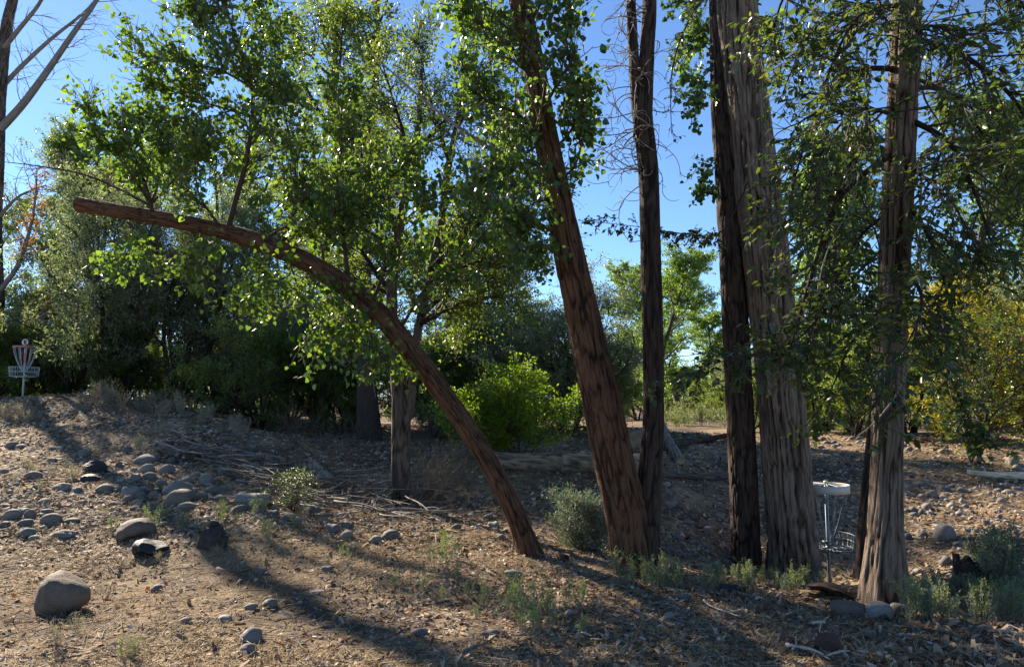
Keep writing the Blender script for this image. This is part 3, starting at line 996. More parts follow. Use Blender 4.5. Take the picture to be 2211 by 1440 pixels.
# ------------------------------------------------------------------ woodland trees
def gen_tree(H, stems, crown_r, leaves, leaf, size, mode, trunk_r, first=0.25, spread=0.5, levels=(9, 7, 5), seedv=0, droop=0.0, lean=0.1, wander=0.12, upw=0.05, fill=1.0):
    """a whole tree at the origin: returns trunk mesh builder, branch builder, leaf builder"""
    T, Bm, Lm = MB(), MB(), MB()
    p0 = np.zeros((stems, 3)); p0[:, :2] = rng.normal(0, trunk_r * (0.9 if stems > 1 else 0.01), (stems, 2)); p0[:, 2] = -0.25
    d0 = np.stack([rng.normal(0, lean, stems), rng.normal(0, lean, stems), np.ones(stems)], -1)
    a, ar = grow(p0, d0, H * rng.uniform(.78, .95, stems), trunk_r, trunk_r * .18, 12, wander * .5, 0.03)
    add_tubes(T, a, ar, 10)
    p1, d1, r1, t1 = spawn(a, ar, levels[0], first, 1.0, (0.5, 1.15))
    shape = np.sin(np.clip((t1 - first) / (1 - first), 0, 1) * pi * .82 + .35)
    b1, br1 = grow(p1, d1, crown_r * (0.35 + 0.75 * shape) * rng.uniform(.7, 1.1, len(p1)), np.minimum(r1 * .65, trunk_r * .5), .008, 9, wander, upw)
    add_tubes(Bm, b1, br1, 6)
    p2, d2, r2, t2 = spawn(b1, br1, levels[1], 0.15, 1.0, (0.4, 1.1))
    b2, br2 = grow(p2, d2, crown_r * rng.uniform(.2, .5, len(p2)), np.minimum(r2 * .6, .02), .004, 5, wander * 1.2, upw * .5 - droop * .5)
    add_tubes(Bm, b2, br2, 3)
    p3, d3, r3, t3 = spawn(b2, br2, levels[2], 0.2, 1.0, (0.4, 1.1))
    b3, br3 = grow(p3, d3, crown_r * rng.uniform(.08, .22, len(p3)), .004, .002, 3, wander, -droop)
    add_tubes(Bm, b3, br3, 3)
    n3 = len(b3)
    per = max(1, int(round(leaves / n3)))
    leaf_mesh(Lm, leaf_frames(b3, per, mode, size, spread=0.05), leaf)
    return T.build('trunk'), Bm.build('branches'), Lm.build('crown', False)


KIND = {}


def make_kind(key, bark, twig, leafm, **kw):
    global rng
    rng = np.random.default_rng(sum(map(ord, key)) * 7)
    T, B_, Lf = gen_tree(**kw)
    T.materials.append(bark); B_.materials.append(twig); Lf.materials.append(leafm)
    KIND[key] = (T, B_, Lf)


make_kind('elmA', M['bark_mid'], M['dark_twig'], M['mid_leaf'], H=9, stems=1, crown_r=2.6, leaves=40000, leaf='small', size=.085, mode='any', trunk_r=.17, first=.22, levels=(20, 11, 8))
make_kind('elmB', M['bark_mid'], M['dark_twig'], M['mid_leaf'], H=9, stems=2, crown_r=2.3, leaves=40000, leaf='small', size=.085, mode='any', trunk_r=.15, first=.2, levels=(11, 11, 8), lean=.14)
make_kind('tall', M['bark_mid'], M['dark_twig'], M['mid_leaf'], H=11, stems=2, crown_r=1.9, leaves=36000, leaf='small', size=.075, mode='any', trunk_r=.19, first=.3, levels=(13, 10, 7), lean=.05, upw=.12)
make_kind('oliveA', M['bark_dark'], M['dark_twig'], M['olive_leaf'], H=4.4, stems=4, crown_r=2.0, leaves=27000, leaf='narrow', size=.095, mode='any', trunk_r=.085, first=.2, levels=(7, 10, 8), lean=.38, wander=.2, droop=.06)
make_kind('oliveB', M['bark_dark'], M['dark_twig'], M['olive_leaf'], H=4.0, stems=3, crown_r=2.0, leaves=27000, leaf='narrow', size=.095, mode='any', trunk_r=.09, first=.12, levels=(9, 10, 8), lean=.45, wander=.2, droop=.06)
make_kind('thicket', M['bark_dark'], M['dark_twig'], M['mid_leaf'], H=4.2, stems=5, crown_r=1.7, leaves=27000, leaf='small', size=.075, mode='any', trunk_r=.06, first=.12, levels=(7, 9, 7), lean=.4, wander=.18, droop=.03)
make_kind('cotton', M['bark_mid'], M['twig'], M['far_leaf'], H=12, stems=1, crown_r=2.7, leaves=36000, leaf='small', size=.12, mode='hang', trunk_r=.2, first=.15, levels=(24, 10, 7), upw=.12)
make_kind('bush', M['dark_twig'], M['dark_twig'], M['bush_leaf'], H=1.7, stems=14, crown_r=.75, leaves=24000, leaf='small', size=.055, mode='any', trunk_r=.016, first=.25, levels=(5, 6, 5), lean=.55, wander=.16)
make_kind('sage', M['dead_twig'], M['dead_twig'], M['sage_leaf'], H=.95, stems=22, crown_r=.26, leaves=12000, leaf='narrow', size=.042, mode='any', trunk_r=.007, first=.1, levels=(5, 5, 4), lean=.40, wander=.1, upw=.1)
make_kind('tamarisk', M['dark_twig'], M['twig'], M['tamarisk_leaf'], H=3.6, stems=9, crown_r=1.1, leaves=36000, leaf='narrow', size=.09, mode='any', trunk_r=.03, first=.15, levels=(7, 8, 8), lean=.34, droop=.05)
make_kind('elm_small', M['bark_dark'], M['dark_twig'], M['elm_leaf'], H=2.6, stems=2, crown_r=1.5, leaves=12000, leaf='elm', size=.065, mode='spray', trunk_r=.05, first=.25, levels=(11, 8, 6), lean=.2, droop=.05)
print('tree kinds done')


def plant_tree(kind, name, pos, label, group=None, s=1.0, sz=None, rz=None, cat='tree'):
    root = thing(name, pos, label, cat, group, rng.uniform(0, 2 * pi) if rz is None else rz)
    root.scale = (s, s, s if sz is None else sz)
    T, B_, Lf = KIND[kind]
    obj('trunk' if cat == 'tree' else 'stems', T, None, root)
    obj('branches', B_, None, root)
    c_ = obj('crown', Lf, None, root)
    c_['kind'] = 'stuff'
    return root


def at(px, d):
    p = P(px, 860, d)
    return on_ground(p[0], d)


rng = np.random.default_rng(506)
# the tree whose fork stands in the gully, with a furrowed trunk of its own
base = gp(868, 1090)
D0 = base[1]
root = thing('elm_tree', base, 'forked grey trunk standing in the gully behind the arching tree', 'tree')
mb = MB()
trunk_mesh(mb, tp((868, 1130, D0, 42), (867, 1085, D0, 40), (865, 1000, D0, 36), (866, 900, D0, 38), (858, 820, D0, 28), (848, 700, D0, 24), (848, 600, D0, 22), (870, 450, D0, 20), (900, 300, D0, 14), (910, 150, D0, 8)), 44, 0.05, 0.07, flare=.15, seed=51)
trunk_mesh(mb, tp((868, 930, D0, 24), (882, 880, D0, 24), (892, 800, D0, 20), (905, 700, D0 + .1, 18), (950, 500, D0 + .2, 16), (965, 380, D0 + .2, 14), (1000, 200, D0 + .2, 8)), 36, 0.05, 0.07, flare=0, seed=53)
obj('trunk', mb.build('trunk', True, base), M['bark_mid'], root)
live = px_limbs([
    ([(850, 640, D0), (780, 540, D0 + .3), (720, 420, D0 + .4)], .05, .008), ([(862, 500, D0), (800, 380, D0 - .3), (740, 250, D0 - .4)], .05, .008),
    ([(890, 350, D0), (850, 220, D0 + .3), (820, 120, D0 + .4)], .04, .006), ([(910, 680, D0), (1000, 600, D0 + .4), (1080, 560, D0 + .6)], .05, .008),
    ([(930, 580, D0), (1040, 480, D0 - .2), (1130, 420, D0 - .3)], .05, .008), ([(955, 450, D0), (1060, 340, D0 + .3), (1110, 250, D0 + .4)], .045, .007),
    ([(970, 350, D0), (930, 220, D0 + .5), (900, 80, D0 + .6)], .04, .006), ([(985, 280, D0), (1050, 160, D0 - .2), (1080, 60, D0 - .3)], .035, .006),
    ([(910, 700, D0), (960, 660, D0 + .5), (1010, 700, D0 + .9)], .03, .006), ([(850, 700, D0), (800, 660, D0 + .6), (740, 650, D0 + .9)], .03, .006),
    ([(905, 320, D0), (960, 260, D0 - .6), (1000, 240, D0 - .8)], .03, .006),
    ([(908, 700, D0), (1010, 650, D0 + .5), (1120, 640, D0 + .8)], .03, .006), ([(930, 600, D0), (1050, 560, D0 - .2), (1180, 520, D0 - .2)], .035, .006),
    ([(950, 500, D0), (1080, 420, D0 + .3), (1200, 390, D0 + .4)], .035, .006), ([(850, 640, D0), (760, 600, D0 + .3), (650, 590, D0 + .4)], .035, .006),
    ([(860, 540, D0), (740, 470, D0 - .1), (640, 440, D0 - .1)], .035, .006),
])
limb_objs(root, live, M['bark_dark'], base)
tw = limb_twigs(live, 17, (0.4, 1.2), (0.2, 0.5), 8, grav=.03)
twigs_mesh(root, tw, M['dark_twig'], base)
foliage(root, catfr(*[leaf_frames(a, 8, 'any', 0.062, spread=.06) for a, _ in tw]), 'small', M['mid_leaf'], base)

# tall tree with the double trunk behind it
plant_tree('tall', 'elm_tree', gp(808, 952), 'tall slender tree with two brown stems behind the forked trunk', None, 1.12, 1.15)

rng = np.random.default_rng(507)
woods = [
    # kind, px, depth, scale, zscale, name, label
    ('oliveA', 250, 20.5, 1.1, 1.38, 'olive_tree', 'dark shrubby olive tree with crooked bough behind the mound crest'),
    ('oliveB', 150, 21.5, 1.05, 1.2, 'olive_tree', 'low grey-green olive tree just right of the crested disc golf basket'),
    ('oliveA', 380, 20.0, 1.05, 1.3, 'olive_tree', 'olive tree behind the dry brush where the mound crest starts to fall'),
    ('oliveB', 480, 21.0, 1.05, 1.25, 'olive_tree', 'olive tree beneath the leafy middle of the arching trunk'),
    ('thicket', 560, 18.2, .75, .66, 'thicket_tree', 'dark many-stemmed small tree at the right end of the mound'),
    ('oliveA', 690, 20.5, .95, .8, 'olive_tree', 'olive tree between the mound end and the twin-stemmed tall tree'),
    ('thicket', 735, 18.6, 0.6, 0.5, 'thicket_tree', 'low dark thicket at the left of the twin-stemmed tall tree'),
    ('thicket', 930, 17, 0.7, 0.6, 'thicket_tree', 'dark thicket between the forked trunk and the bright bush'),
    ('oliveB', 1090, 18.4, .9, .72, 'olive_tree', 'silvery olive tree right behind the bright yellow-green bush'),
    ('oliveA', 1220, 18.5, .9, .72, 'olive_tree', 'silvery olive tree seen between bright bush and leaning stem'),
    ('oliveB', 1320, 21, 1.05, 1.15, 'olive_tree', 'silvery olive tree behind the two-stemmed cottonwood'),
    ('thicket', 1010, 19, .9, .8, 'thicket_tree', 'green thicket tree behind the left side of the bright bush'),
    ('thicket', 70, 26, 1.1, 1.1, 'thicket_tree', 'dark thicket tree behind the crested disc golf basket'),
    ('elmA', 95, 27, 1.1, 1.2, 'woodland_tree', 'tall broadleaf tree behind the bare-limbed tree'),
    ('elmB', -60, 29, 1.0, 1.1, 'woodland_tree', None),
    ('elmB', 215, 30, 1.1, 1.25, 'woodland_tree', 'tall broadleaf tree behind the sawn end of the arching trunk'),
    ('elmA', 340, 30, 1.1, 1.3, 'woodland_tree', 'tall broadleaf tree behind the dark olive with crooked bough'),
    ('elmB', 470, 28, 1.1, 1.3, 'woodland_tree', 'tall broadleaf tree behind the top of the arching trunk'),
    ('elmB', 620, 24, .95, .78, 'woodland_tree', 'rounded broadleaf tree behind the many-stemmed dark tree'),
    ('elmA', 760, 22, .9, .66, 'woodland_tree', 'rounded broadleaf tree behind the twin-stemmed tall tree'),
    ('elmB', 1000, 23, .95, .72, 'woodland_tree', 'rounded broadleaf tree behind the thickets left of the bright bush'),
    ('elmA', 1130, 25, .95, 0.8, 'woodland_tree', 'rounded broadleaf tree behind the silvery olives'),
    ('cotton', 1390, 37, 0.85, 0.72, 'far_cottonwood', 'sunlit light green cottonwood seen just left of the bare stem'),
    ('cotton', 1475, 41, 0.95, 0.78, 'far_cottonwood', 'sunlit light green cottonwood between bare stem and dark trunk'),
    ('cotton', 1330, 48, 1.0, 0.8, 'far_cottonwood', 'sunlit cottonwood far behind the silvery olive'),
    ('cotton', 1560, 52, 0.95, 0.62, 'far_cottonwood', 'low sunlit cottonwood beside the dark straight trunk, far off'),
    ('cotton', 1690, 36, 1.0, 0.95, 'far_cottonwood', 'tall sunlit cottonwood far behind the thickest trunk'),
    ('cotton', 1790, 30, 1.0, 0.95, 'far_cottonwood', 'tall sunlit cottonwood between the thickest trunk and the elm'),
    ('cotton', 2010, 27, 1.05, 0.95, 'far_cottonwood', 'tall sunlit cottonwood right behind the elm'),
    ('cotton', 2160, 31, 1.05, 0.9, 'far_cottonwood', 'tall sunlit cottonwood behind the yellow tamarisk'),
    ('thicket', 1760, 22, 0.8, 0.75, 'thicket_tree', 'thicket tree behind the white-banded disc golf basket'),
    ('thicket', 1840, 20, 0.7, 0.7, 'thicket_tree', 'small thicket tree behind the stony strip left of the elm'),
    ('thicket', 1960, 21, 1.0, 1.0, 'thicket_tree', 'thicket tree between the elm and the tamarisk'),
    ('oliveB', 1640, 30, 0.9, 0.9, 'olive_tree', 'olive tree far behind the dark straight trunk'),
    ('oliveA', 2290, 20, 1.0, 1.1, 'olive_tree', 'olive tree to the right of the tamarisk bushes'),
]
LBL = {'olive_tree': ('grey-green olive tree with fine narrow leaves in the woodland edge', 'olive trees of the woodland edge'),
       'thicket_tree': ('dark green many-stemmed thicket tree with small leaves in the woodland edge', 'thicket trees of the woodland edge'),
       'woodland_tree': ('tall green broadleaf tree rising behind the olive thickets', 'tall trees behind the thickets'),
       'far_cottonwood': ('sunlit light green cottonwood far across the clearing', 'cottonwoods beyond the clearing')}
for kind, px, d, s, szz, nm, lb in woods:
    l2, g2 = LBL[nm]
    plant_tree(kind, nm, at(px, d), lb or l2, g2, s, szz)
plant_tree('tamarisk', 'tamarisk_bush', at(2125, 17.0), 'feathery yellow-green tamarisk bush beyond the cobble bank', None, 1.1, 1.12, cat='bush')
plant_tree('tamarisk', 'tamarisk_bush', at(2240, 19.0), 'second yellowish tamarisk bush standing behind the first, cut by the picture edge', None, 1.0, 1.0, cat='bush')
plant_tree('elm_small', 'elm_sapling', gp(2105, 1002), 'small dark green elm sapling by the pale stripped log', None, 1.05, 1.0)
plant_tree('bush', 'green_bush', at(1115, 13.4), 'bright yellow-green rounded bush behind the fallen log', None, 1.05, .98, cat='bush')
plant_tree('sage', 'sage_bush', gp(1255, 1188), 'grey-green sage bush between the arching tree and two-stemmed tree', None, 1.05, 1.0, cat='bush')
for px, py, s, lb in ((2195, 1285, .8, 'low sage bush at the right edge, leafiest of the gully bottom'), (2120, 1235, .5, 'short sage bush beside the hollow stump'),):
    plant_tree('sage', 'sage_bush', gp(px, py), lb, None, s, s, cat='bush')
plant_tree('elm_small', 'leafy_shrub', gp(632, 1108), 'small glossy leafy shrub at the cobble heap', None, .22, .17, cat='bush')
UG = ('low dark undergrowth bush filling the gap beneath the woodland trees', 'undergrowth beneath the woodland edge')
for k in range(26):
    px = -120 + k * 58 + rng.uniform(-20, 20)
    plant_tree('thicket', 'undergrowth_bush', at(px, rng.uniform(19.5, 23)), UG[0], UG[1], rng.uniform(.5, .7), rng.uniform(.40, .56), cat='bush')
for k in range(12):
    px = -90 + k * 70 + rng.uniform(-20, 20)
    plant_tree('thicket', 'undergrowth_bush', at(px, rng.uniform(31, 36)), 'shaded bush standing deep in the wood behind the mound', 'bushes deep behind the mound', 1.1, rng.uniform(.8, 1.0), cat='bush')
for k in range(12):
    px = 1600 + k * 62 + rng.uniform(-20, 20)
    plant_tree('thicket', 'undergrowth_bush', at(px, rng.uniform(22, 30)), UG[0], UG[1], rng.uniform(.5, .7), rng.uniform(.45, .6), cat='bush')
for k in range(13):
    px = 1240 + k * 42 + rng.uniform(-12, 12)
    plant_tree('thicket', 'undergrowth_bush', at(px, rng.uniform(47, 58)), 'low green bush at the far side of the sunlit clearing', 'bushes beyond the clearing', 1.2, rng.uniform(.8, 1.1), cat='bush')
# far wood that closes the view
far = []
for k in range(22):
    px = -250 + k * 125 + rng.uniform(-40, 40)
    far.append((px, rng.uniform(58, 80)))
for px, d in far:
    plant_tree('cotton', 'far_cottonwood', at(px, d), 'hazy distant tree of the wood that closes the view', 'far wood trees', 1.2, rng.uniform(.55, .8))

rng = np.random.default_rng(508)
# ---- the bare limbed tree at the left edge
base = at(-6, 24.0)
D0 = 24.0
root = thing('bare_tree', base, 'tall dying tree with bare pale limbs and rusty leaves beside the target', 'tree')
mb = MB()
trunk_mesh(mb, tp((-10, 890, D0, 34), (-8, 840, D0, 29), (-4, 700, D0, 26), (-10, 500, D0, 25), (-4, 350, D0, 24), (0, 200, D0, 24), (14, 60, D0, 22), (34, -40, D0, 18), (60, -300, D0, 8)), 36, .08, .05, seed=61)
obj('trunk', mb.build('trunk', True, base), M['bark_mid'], root)
limbs = px_limbs([
    ([(-10, 290, D0), (50, 225, D0 - .2), (105, 150, D0 - .4), (160, 70, D0 - .6), (215, -10, D0 - .7), (260, -120, D0 - .7)], .14, .04),
    ([(-6, 200, D0), (40, 150, D0 + .3), (110, 85, D0 + .4), (190, 20, D0 + .5), (230, -40, D0 + .5)], .09, .025),
    ([(0, 115, D0), (40, 65, D0 - .3), (90, 0, D0 - .5), (120, -80, D0 - .5)], .09, .03),
    ([(-10, 640, D0), (40, 570, D0 - .2), (70, 470, D0 - .3), (80, 380, D0 - .3)], .09, .02),
    ([(-12, 480, D0), (40, 425, D0), (100, 400, D0 + .2)], .07, .02),
    ([(-10, 740, D0), (60, 700, D0 - .3), (150, 640, D0 - .5), (200, 560, D0 - .5)], .06, .012),
    ([(-10, 800, D0), (60, 760, D0 - .5), (130, 740, D0 - .6)], .05, .01),
])
limb_objs(root, limbs, M['bark_pale'], base, 'limb', 8)
res = []
for p, r in limbs:
    p0, d0, rr, t = spawn(p[None], r[None], 16, .1, 1, (.4, 1.1))
    a, ar = grow(p0, d0, rng.uniform(.5, 1.7, 16), .018, .006, 8, .16, .02)
    res.append((a, ar))
    p0, d0, rr, t = spawn(a, ar, 4, .15, 1, (.4, 1.1))
    res.append(grow(p0, d0, rng.uniform(.3, .8, len(p0)), .007, .004, 6, .14, .0))
twigs_mesh(root, res, M['dead_twig'], base, 'bare_twigs')
low = limb_twigs(limbs[3:4] + limbs[5:], 9, (.4, 1.1), (.15, .45), 4)
foliage(root, catfr(*[leaf_frames(a, 4, 'any', .1, spread=.06) for a, _ in low]), 'small', M['rust_leaf'], base, name='rusty_foliage')
print('trees done')


# ------------------------------------------------------------------ disc golf targets
def ring_pts(r, z, n=40):
    t = np.linspace(0, 2 * pi, n + 1)
    return np.stack([r * np.cos(t), r * np.sin(t), np.full(n + 1, z)], -1)


def tube1(mb, p, r, sides=6):
    p = np.asarray(p, float)
    V, qd, co = tubes(p[None], np.full((1, len(p)), r), sides)
    mb.add(V, [qd])


def lathe(mb, prof, n=32):
    prof = np.asarray(prof, float)
    t = np.arange(n) * 2 * pi / n
    V = np.stack([prof[:, 0:1] * np.cos(t)[None], prof[:, 0:1] * np.sin(t)[None], prof[:, 1:2] + 0 * t[None]], -1)
    k = len(prof)
    ix = np.arange(k * n).reshape(k, n)
    mb.add(V.reshape(-1, 3), [np.stack([ix[:-1], np.roll(ix, -1, 1)[:-1], np.roll(ix, -1, 1)[1:], ix[1:]], -1).reshape(-1, 4)])


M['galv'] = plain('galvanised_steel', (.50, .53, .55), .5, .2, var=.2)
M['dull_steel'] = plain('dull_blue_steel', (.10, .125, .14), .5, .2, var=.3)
M['pale_paint'] = plain('pale_grey_paint', (.50, .52, .53), .5, 0, var=.12)
M['white_band'] = plain('white_band', (.48, .45, .40), .55, 0, var=.08)
M['red_paint'] = plain('red_paint', (.55, .06, .035), .45, 0, var=.1)
M['black_paint'] = plain('black_paint', (.02, .02, .02), .5, 0)
M['white_paint'] = plain('white_paint', (.78, .78, .77), .5, 0, var=.05)
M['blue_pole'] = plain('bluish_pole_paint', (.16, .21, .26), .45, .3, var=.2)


def chain_strand(mb, a, b, sag, r=.0055, n=46):
    """twisted links read as a beaded strand"""
    t = np.linspace(0, 1, n)
    p = a[None] * (1 - t)[:, None] + b[None] * t[:, None]
    c = 1 - (2 * t - 1) ** 2
    rad_in = nrm(np.array([[a[0], a[1], 0.0]]))
    p = p - rad_in * (c * sag)[:, None]
    rr = r * (0.65 + 0.6 * (np.arange(n) % 2))
    V, qd, _ = tubes(p[None], rr[None], 5)
    mb.add(V, [qd])


def disc_target(pos, label, band, pole_m, wire_m, tz=.76, td=.24):
    root = thing('disc_golf_target', pos, label, 'disc golf basket', 'disc golf targets')
    mb = MB(); lathe(mb, [(.0, -.3), (.024, -.3), (.024, 1.36), (0, 1.36)], 16)
    obj('pole', mb.build('pole'), pole_m, root)
    # tray
    tray = MB()
    for r_, z_ in ((.335, tz), (.325, tz - td * .5), (.312, tz - td)):
        tube1(tray, ring_pts(r_, z_), .006)
    for r_ in (.22, .12):
        tube1(tray, ring_pts(r_, tz - td - .015), .005)
    for k in range(24):
        t = 2 * pi * k / 24
        c_, s_ = cos(t), sin(t)
        tube1(tray, [(.335 * c_, .335 * s_, tz), (.325 * c_, .325 * s_, tz - td * .5), (.312 * c_, .312 * s_, tz - td), (.2 * c_, .2 * s_, tz - td - .015), (.028 * c_, .028 * s_, tz - td - .018)], .0045, 5)
    lathe(tray, [(.028, tz - td - .04), (.034, tz - td - .04), (.034, tz - td + .02), (.028, tz - td + .02)], 16)
    obj('tray', tray.build('tray'), wire_m, root)
    # chains
    for k in range(12):
        t = 2 * pi * (k + .3) / 12
        c_ = MB()
        chain_strand(c_, np.array([.27 * cos(t), .27 * sin(t), 1.27]), np.array([.065 * cos(t), .065 * sin(t), tz - .08]), -.03)
        obj('outer_chain', c_.build('outer_chain'), wire_m, root)
    for k in range(6):
        t = 2 * pi * k / 6
        c_ = MB()
        chain_strand(c_, np.array([.14 * cos(t), .14 * sin(t), 1.27]), np.array([.045 * cos(t), .045 * sin(t), tz]), -.02)
        obj('inner_chain', c_.build('inner_chain'), wire_m, root)
    mb = MB(); lathe(mb, [(.024, tz - .1), (.075, tz - .1), (.075, tz - .085), (.024, tz - .085)], 20)
    obj('chain_collar', mb.build('chain_collar'), wire_m, root)
    # rack
    rk = MB()
    tube1(rk, ring_pts(.285, 1.29), .007)
    tube1(rk, ring_pts(.14, 1.28), .005)
    for k in range(12):
        t = 2 * pi * k / 12
        tube1(rk, [(.024 * cos(t), .024 * sin(t), 1.30), (.14 * cos(t), .14 * sin(t), 1.285), (.285 * cos(t), .285 * sin(t), 1.29)], .0055, 5)
    obj('chain_rack', rk.build('chain_rack'), wire_m, root)
    return root


rt = disc_target(gp(49, 857), 'disc golf basket with red crest plate on the mound', False, M['pale_paint'], M['galv'])
mb = MB(); lathe(mb, [(.0245, .86), (.034, .86), (.034, 1.12), (.0245, 1.12)], 16)
obj('red_sleeve', mb.build('red_sleeve'), M['red_paint'], rt)
mb = MB()
for k in range(4):
    t0 = -pi / 2 + (k - 1.5) * .62
    tt = np.linspace(t0 - .25, t0 + .25, 8)
    V = np.concatenate([np.stack([.29 * np.cos(tt), .29 * np.sin(tt), np.full(8, z_)], -1) for z_ in (1.245, 1.288)] +
                       [np.stack([.284 * np.cos(tt), .284 * np.sin(tt), np.full(8, z_)], -1) for z_ in (1.245, 1.288)])
    i = np.arange(7)
    m2 = MB()
    m2.add(V, [np.concatenate([np.stack([i, i + 1, i + 9, i + 8], -1), np.stack([i + 17, i + 16, i + 24, i + 25], -1)])])
    obj('red_label_strip', m2.build('red_label_strip'), M['red_paint'], rt)


def disc_y(mb, outline, y0, y1):
    """flat plate facing the camera side (-y), given as x,z outline"""
    o_ = np.asarray(outline, float)
    k = len(o_)
    A = np.stack([o_[:, 0], np.full(k, y0), o_[:, 1]], -1)
    B_ = np.stack([o_[:, 0], np.full(k, y1), o_[:, 1]], -1)
    c0, c1 = A.mean(0), B_.mean(0)
    i = np.arange(k); j = (i + 1) % k
    mb.add(np.concatenate([A, B_, [c0, c1]]), [np.stack([i, j, np.full(k, 2 * k)], -1), np.stack([j + k, i + k, np.full(k, 2 * k + 1)], -1), np.stack([j, i, i + k, j + k], -1)])


t = np.linspace(0, 2 * pi, 33)[:-1]
pl = MB(); disc_y(pl, np.stack([.098 * np.cos(t), 1.40 + .098 * np.sin(t)], -1), -.030, -.024)
plate = obj('number_plate', pl.build('number_plate', False), M['black_paint'], rt)
pl = MB(); disc_y(pl, np.stack([.082 * np.cos(t), 1.40 + .082 * np.sin(t)], -1), -.033, -.0302)
obj('white_face', pl.build('white_face', False), M['white_paint'], plate)
sh = np.array([(-.042, .052), (-.02, .060), (0, .054), (.02, .060), (.044, .05), (.046, .01), (.034, -.028), (.002, -.066), (-.03, -.03), (-.044, .008)])
pl = MB(); disc_y(pl, sh + np.array([0, 1.402]), -.036, -.0332)
obj('red_crest', pl.build('red_crest', False), M['red_paint'], plate)
pl = MB(); disc_y(pl, np.array([(-.026, .034), (-.004, .040), (-.008, .012), (-.018, -.006), (-.008, -.022), (-.024, -.014), (-.032, .008)]) + np.array([0, 1.402]), -.0385, -.0362)
obj('black_mark', pl.build('black_mark', False), M['black_paint'], plate)

p = P(1791, 1252, 10.3)
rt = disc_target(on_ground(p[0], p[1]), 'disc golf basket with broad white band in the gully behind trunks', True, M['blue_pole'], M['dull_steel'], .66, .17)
mb = MB(); lathe(mb, [(.296, 1.235), (.304, 1.235), (.304, 1.345), (.296, 1.345), (.296, 1.235)], 48)
obj('white_band', mb.build('white_band'), M['white_band'], rt)
mb = MB()
for k in range(12):
    t = 2 * pi * (k + .4) / 12
    tube1(mb, [(.02 * cos(t), .02 * sin(t), 1.352), (.296 * cos(t), .296 * sin(t), 1.335)], .005, 5)
obj('band_spokes', mb.build('band_spokes'), M['white_band'], rt)
mb = MB(); lathe(mb, [(0, 1.36), (.03, 1.36), (.03, 1.39), (0, 1.39)], 14)
obj('pole_cap', mb.build('pole_cap'), M['white_band'], rt)


rng = np.random.default_rng(509)
# ------------------------------------------------------------------ rocks
def ico(sub):
    bm_ = __import__('bmesh').new()
    __import__('bmesh').ops.create_icosphere(bm_, subdivisions=sub, radius=1)
    V = np.array([v.co[:] for v in bm_.verts]); Fc = np.array([[v.index for v in f.verts] for f in bm_.faces])
    bm_.free()
    return V, Fc


IV3, IF3 = ico(3)
IV4, IF4 = ico(4)
IV1, IF1 = ico(1)


def rock_mesh(name, seed, boxy=0.0, rough=0.06, big=0.18, hi=False, facet=0, taper=0.0):
    V, Fc = (IV4, IF4) if hi else (IV3, IF3)
    V = V.copy()
    if boxy:
        V = np.sign(V) * np.abs(V) ** (1 - boxy)
    for k in range(facet):
        rr = np.random.default_rng(seed * 31 + k)
        n_ = nrm(rr.normal(size=3)); dcut = rr.uniform(.55, .85)
        over = np.maximum(V @ n_ - dcut, 0)
        V = V - over[:, None] * n_[None]
    n_ = nrm(V)
    if taper:
        V[:, 2] *= 1 - taper * V[:, 0]
        V[:, 1] *= 1 - .5 * taper * V[:, 0]
    V = V * (1 + big * vnoise(n_ * 1.3 + seed, seed)[:, None] + rough * fbm(n_ * 4 + seed, 3, seed + 1)[:, None])
    ext = np.abs(V).max(0)
    V = V / ext
    return mesh(name, V, [Fc], facet < 3)


COB = [rock_mesh('cobble', 100 + k, 0.06 * (k % 4), 0.045, 0.26) for k in range(10)]
for me in COB:
    me.materials.append(M['cobble'])


def put_rock(name, me, px, py, w, h, label, cat='rock', group=None, depth=1.0, rz=None, tilt=0.0, sink=0.3, mat=None):
    """px, py: middle of the foot; w, h: size in photo pixels"""
    g = gp(px, py)
    k = sqrt(g[1] ** 2 + (g[2] - 1.6) ** 2) / F
    W, H = w * k * .5, h * k * .5
    if mat is not None and (not me.materials or me.materials[0] != mat):
        me = me.copy(); me.materials.clear(); me.materials.append(mat)
    o = obj(name, me)
    Dp = max(min(W, H * 1.8) * depth, .35 * W)
    y = g[1] + Dp * .6
    z = min(g[2], float(gz(g[0], y))) + 0.0
    o.location = (g[0], y, z + H * (1 - 2 * sink) * 1.0 + 0.0)
    o.scale = (W, Dp, H / (1 - sink))
    o.rotation_euler = (0, tilt, rng.uniform(-.25, .25) if rz is None else rz)
    return tag(o, label, cat, group)


hero_me = rock_mesh('boulder', 5, .22, .05, .14, True, 0, .42)
put_rock('boulder', hero_me, 120, 1328, 104, 80, 'tan boulder tilted with a blunt raised left end', 'rock', None, 1.0, 0.1, 0.12, .12, M['rock_tan'])
put_rock('boulder', rock_mesh('boulder', 9, .18, .05, .14, True, 2), 282, 1168, 80, 46, 'rounded tan boulder standing behind the low black angular rock', 'rock', None, 1, .2, -.08, .2, M['rock_tan'])
put_rock('black_rock', rock_mesh('black_rock', 13, .1, .04, .2, True, 7), 312, 1203, 76, 36, 'low angular black rock in front of the rounded tan boulder', 'rock', None, 1, .1, 0.05, .25, M['rock_black'])
bl = put_rock('lichen_rock', rock_mesh('lichen_rock', 17, .1, .26, .25, True, 8), 452, 1192, 70, 58, 'dark craggy lichen rock with dry grass and a black stone on top', 'rock', None, 1.1, .3, .0, .2, M['rock_moss'])
o = put_rock('black_rock', rock_mesh('black_rock', 19, .2, .05, .15, False, 5), 452, 1192, 26, 14, 'small black stone perched on top of the craggy lichen rock', 'rock', None, 1, .3, .1, .0, M['rock_black'])
o.location = (bl.location[0] - .01, bl.location[1] - .02, bl.location[2] + bl.scale[2] * .93)
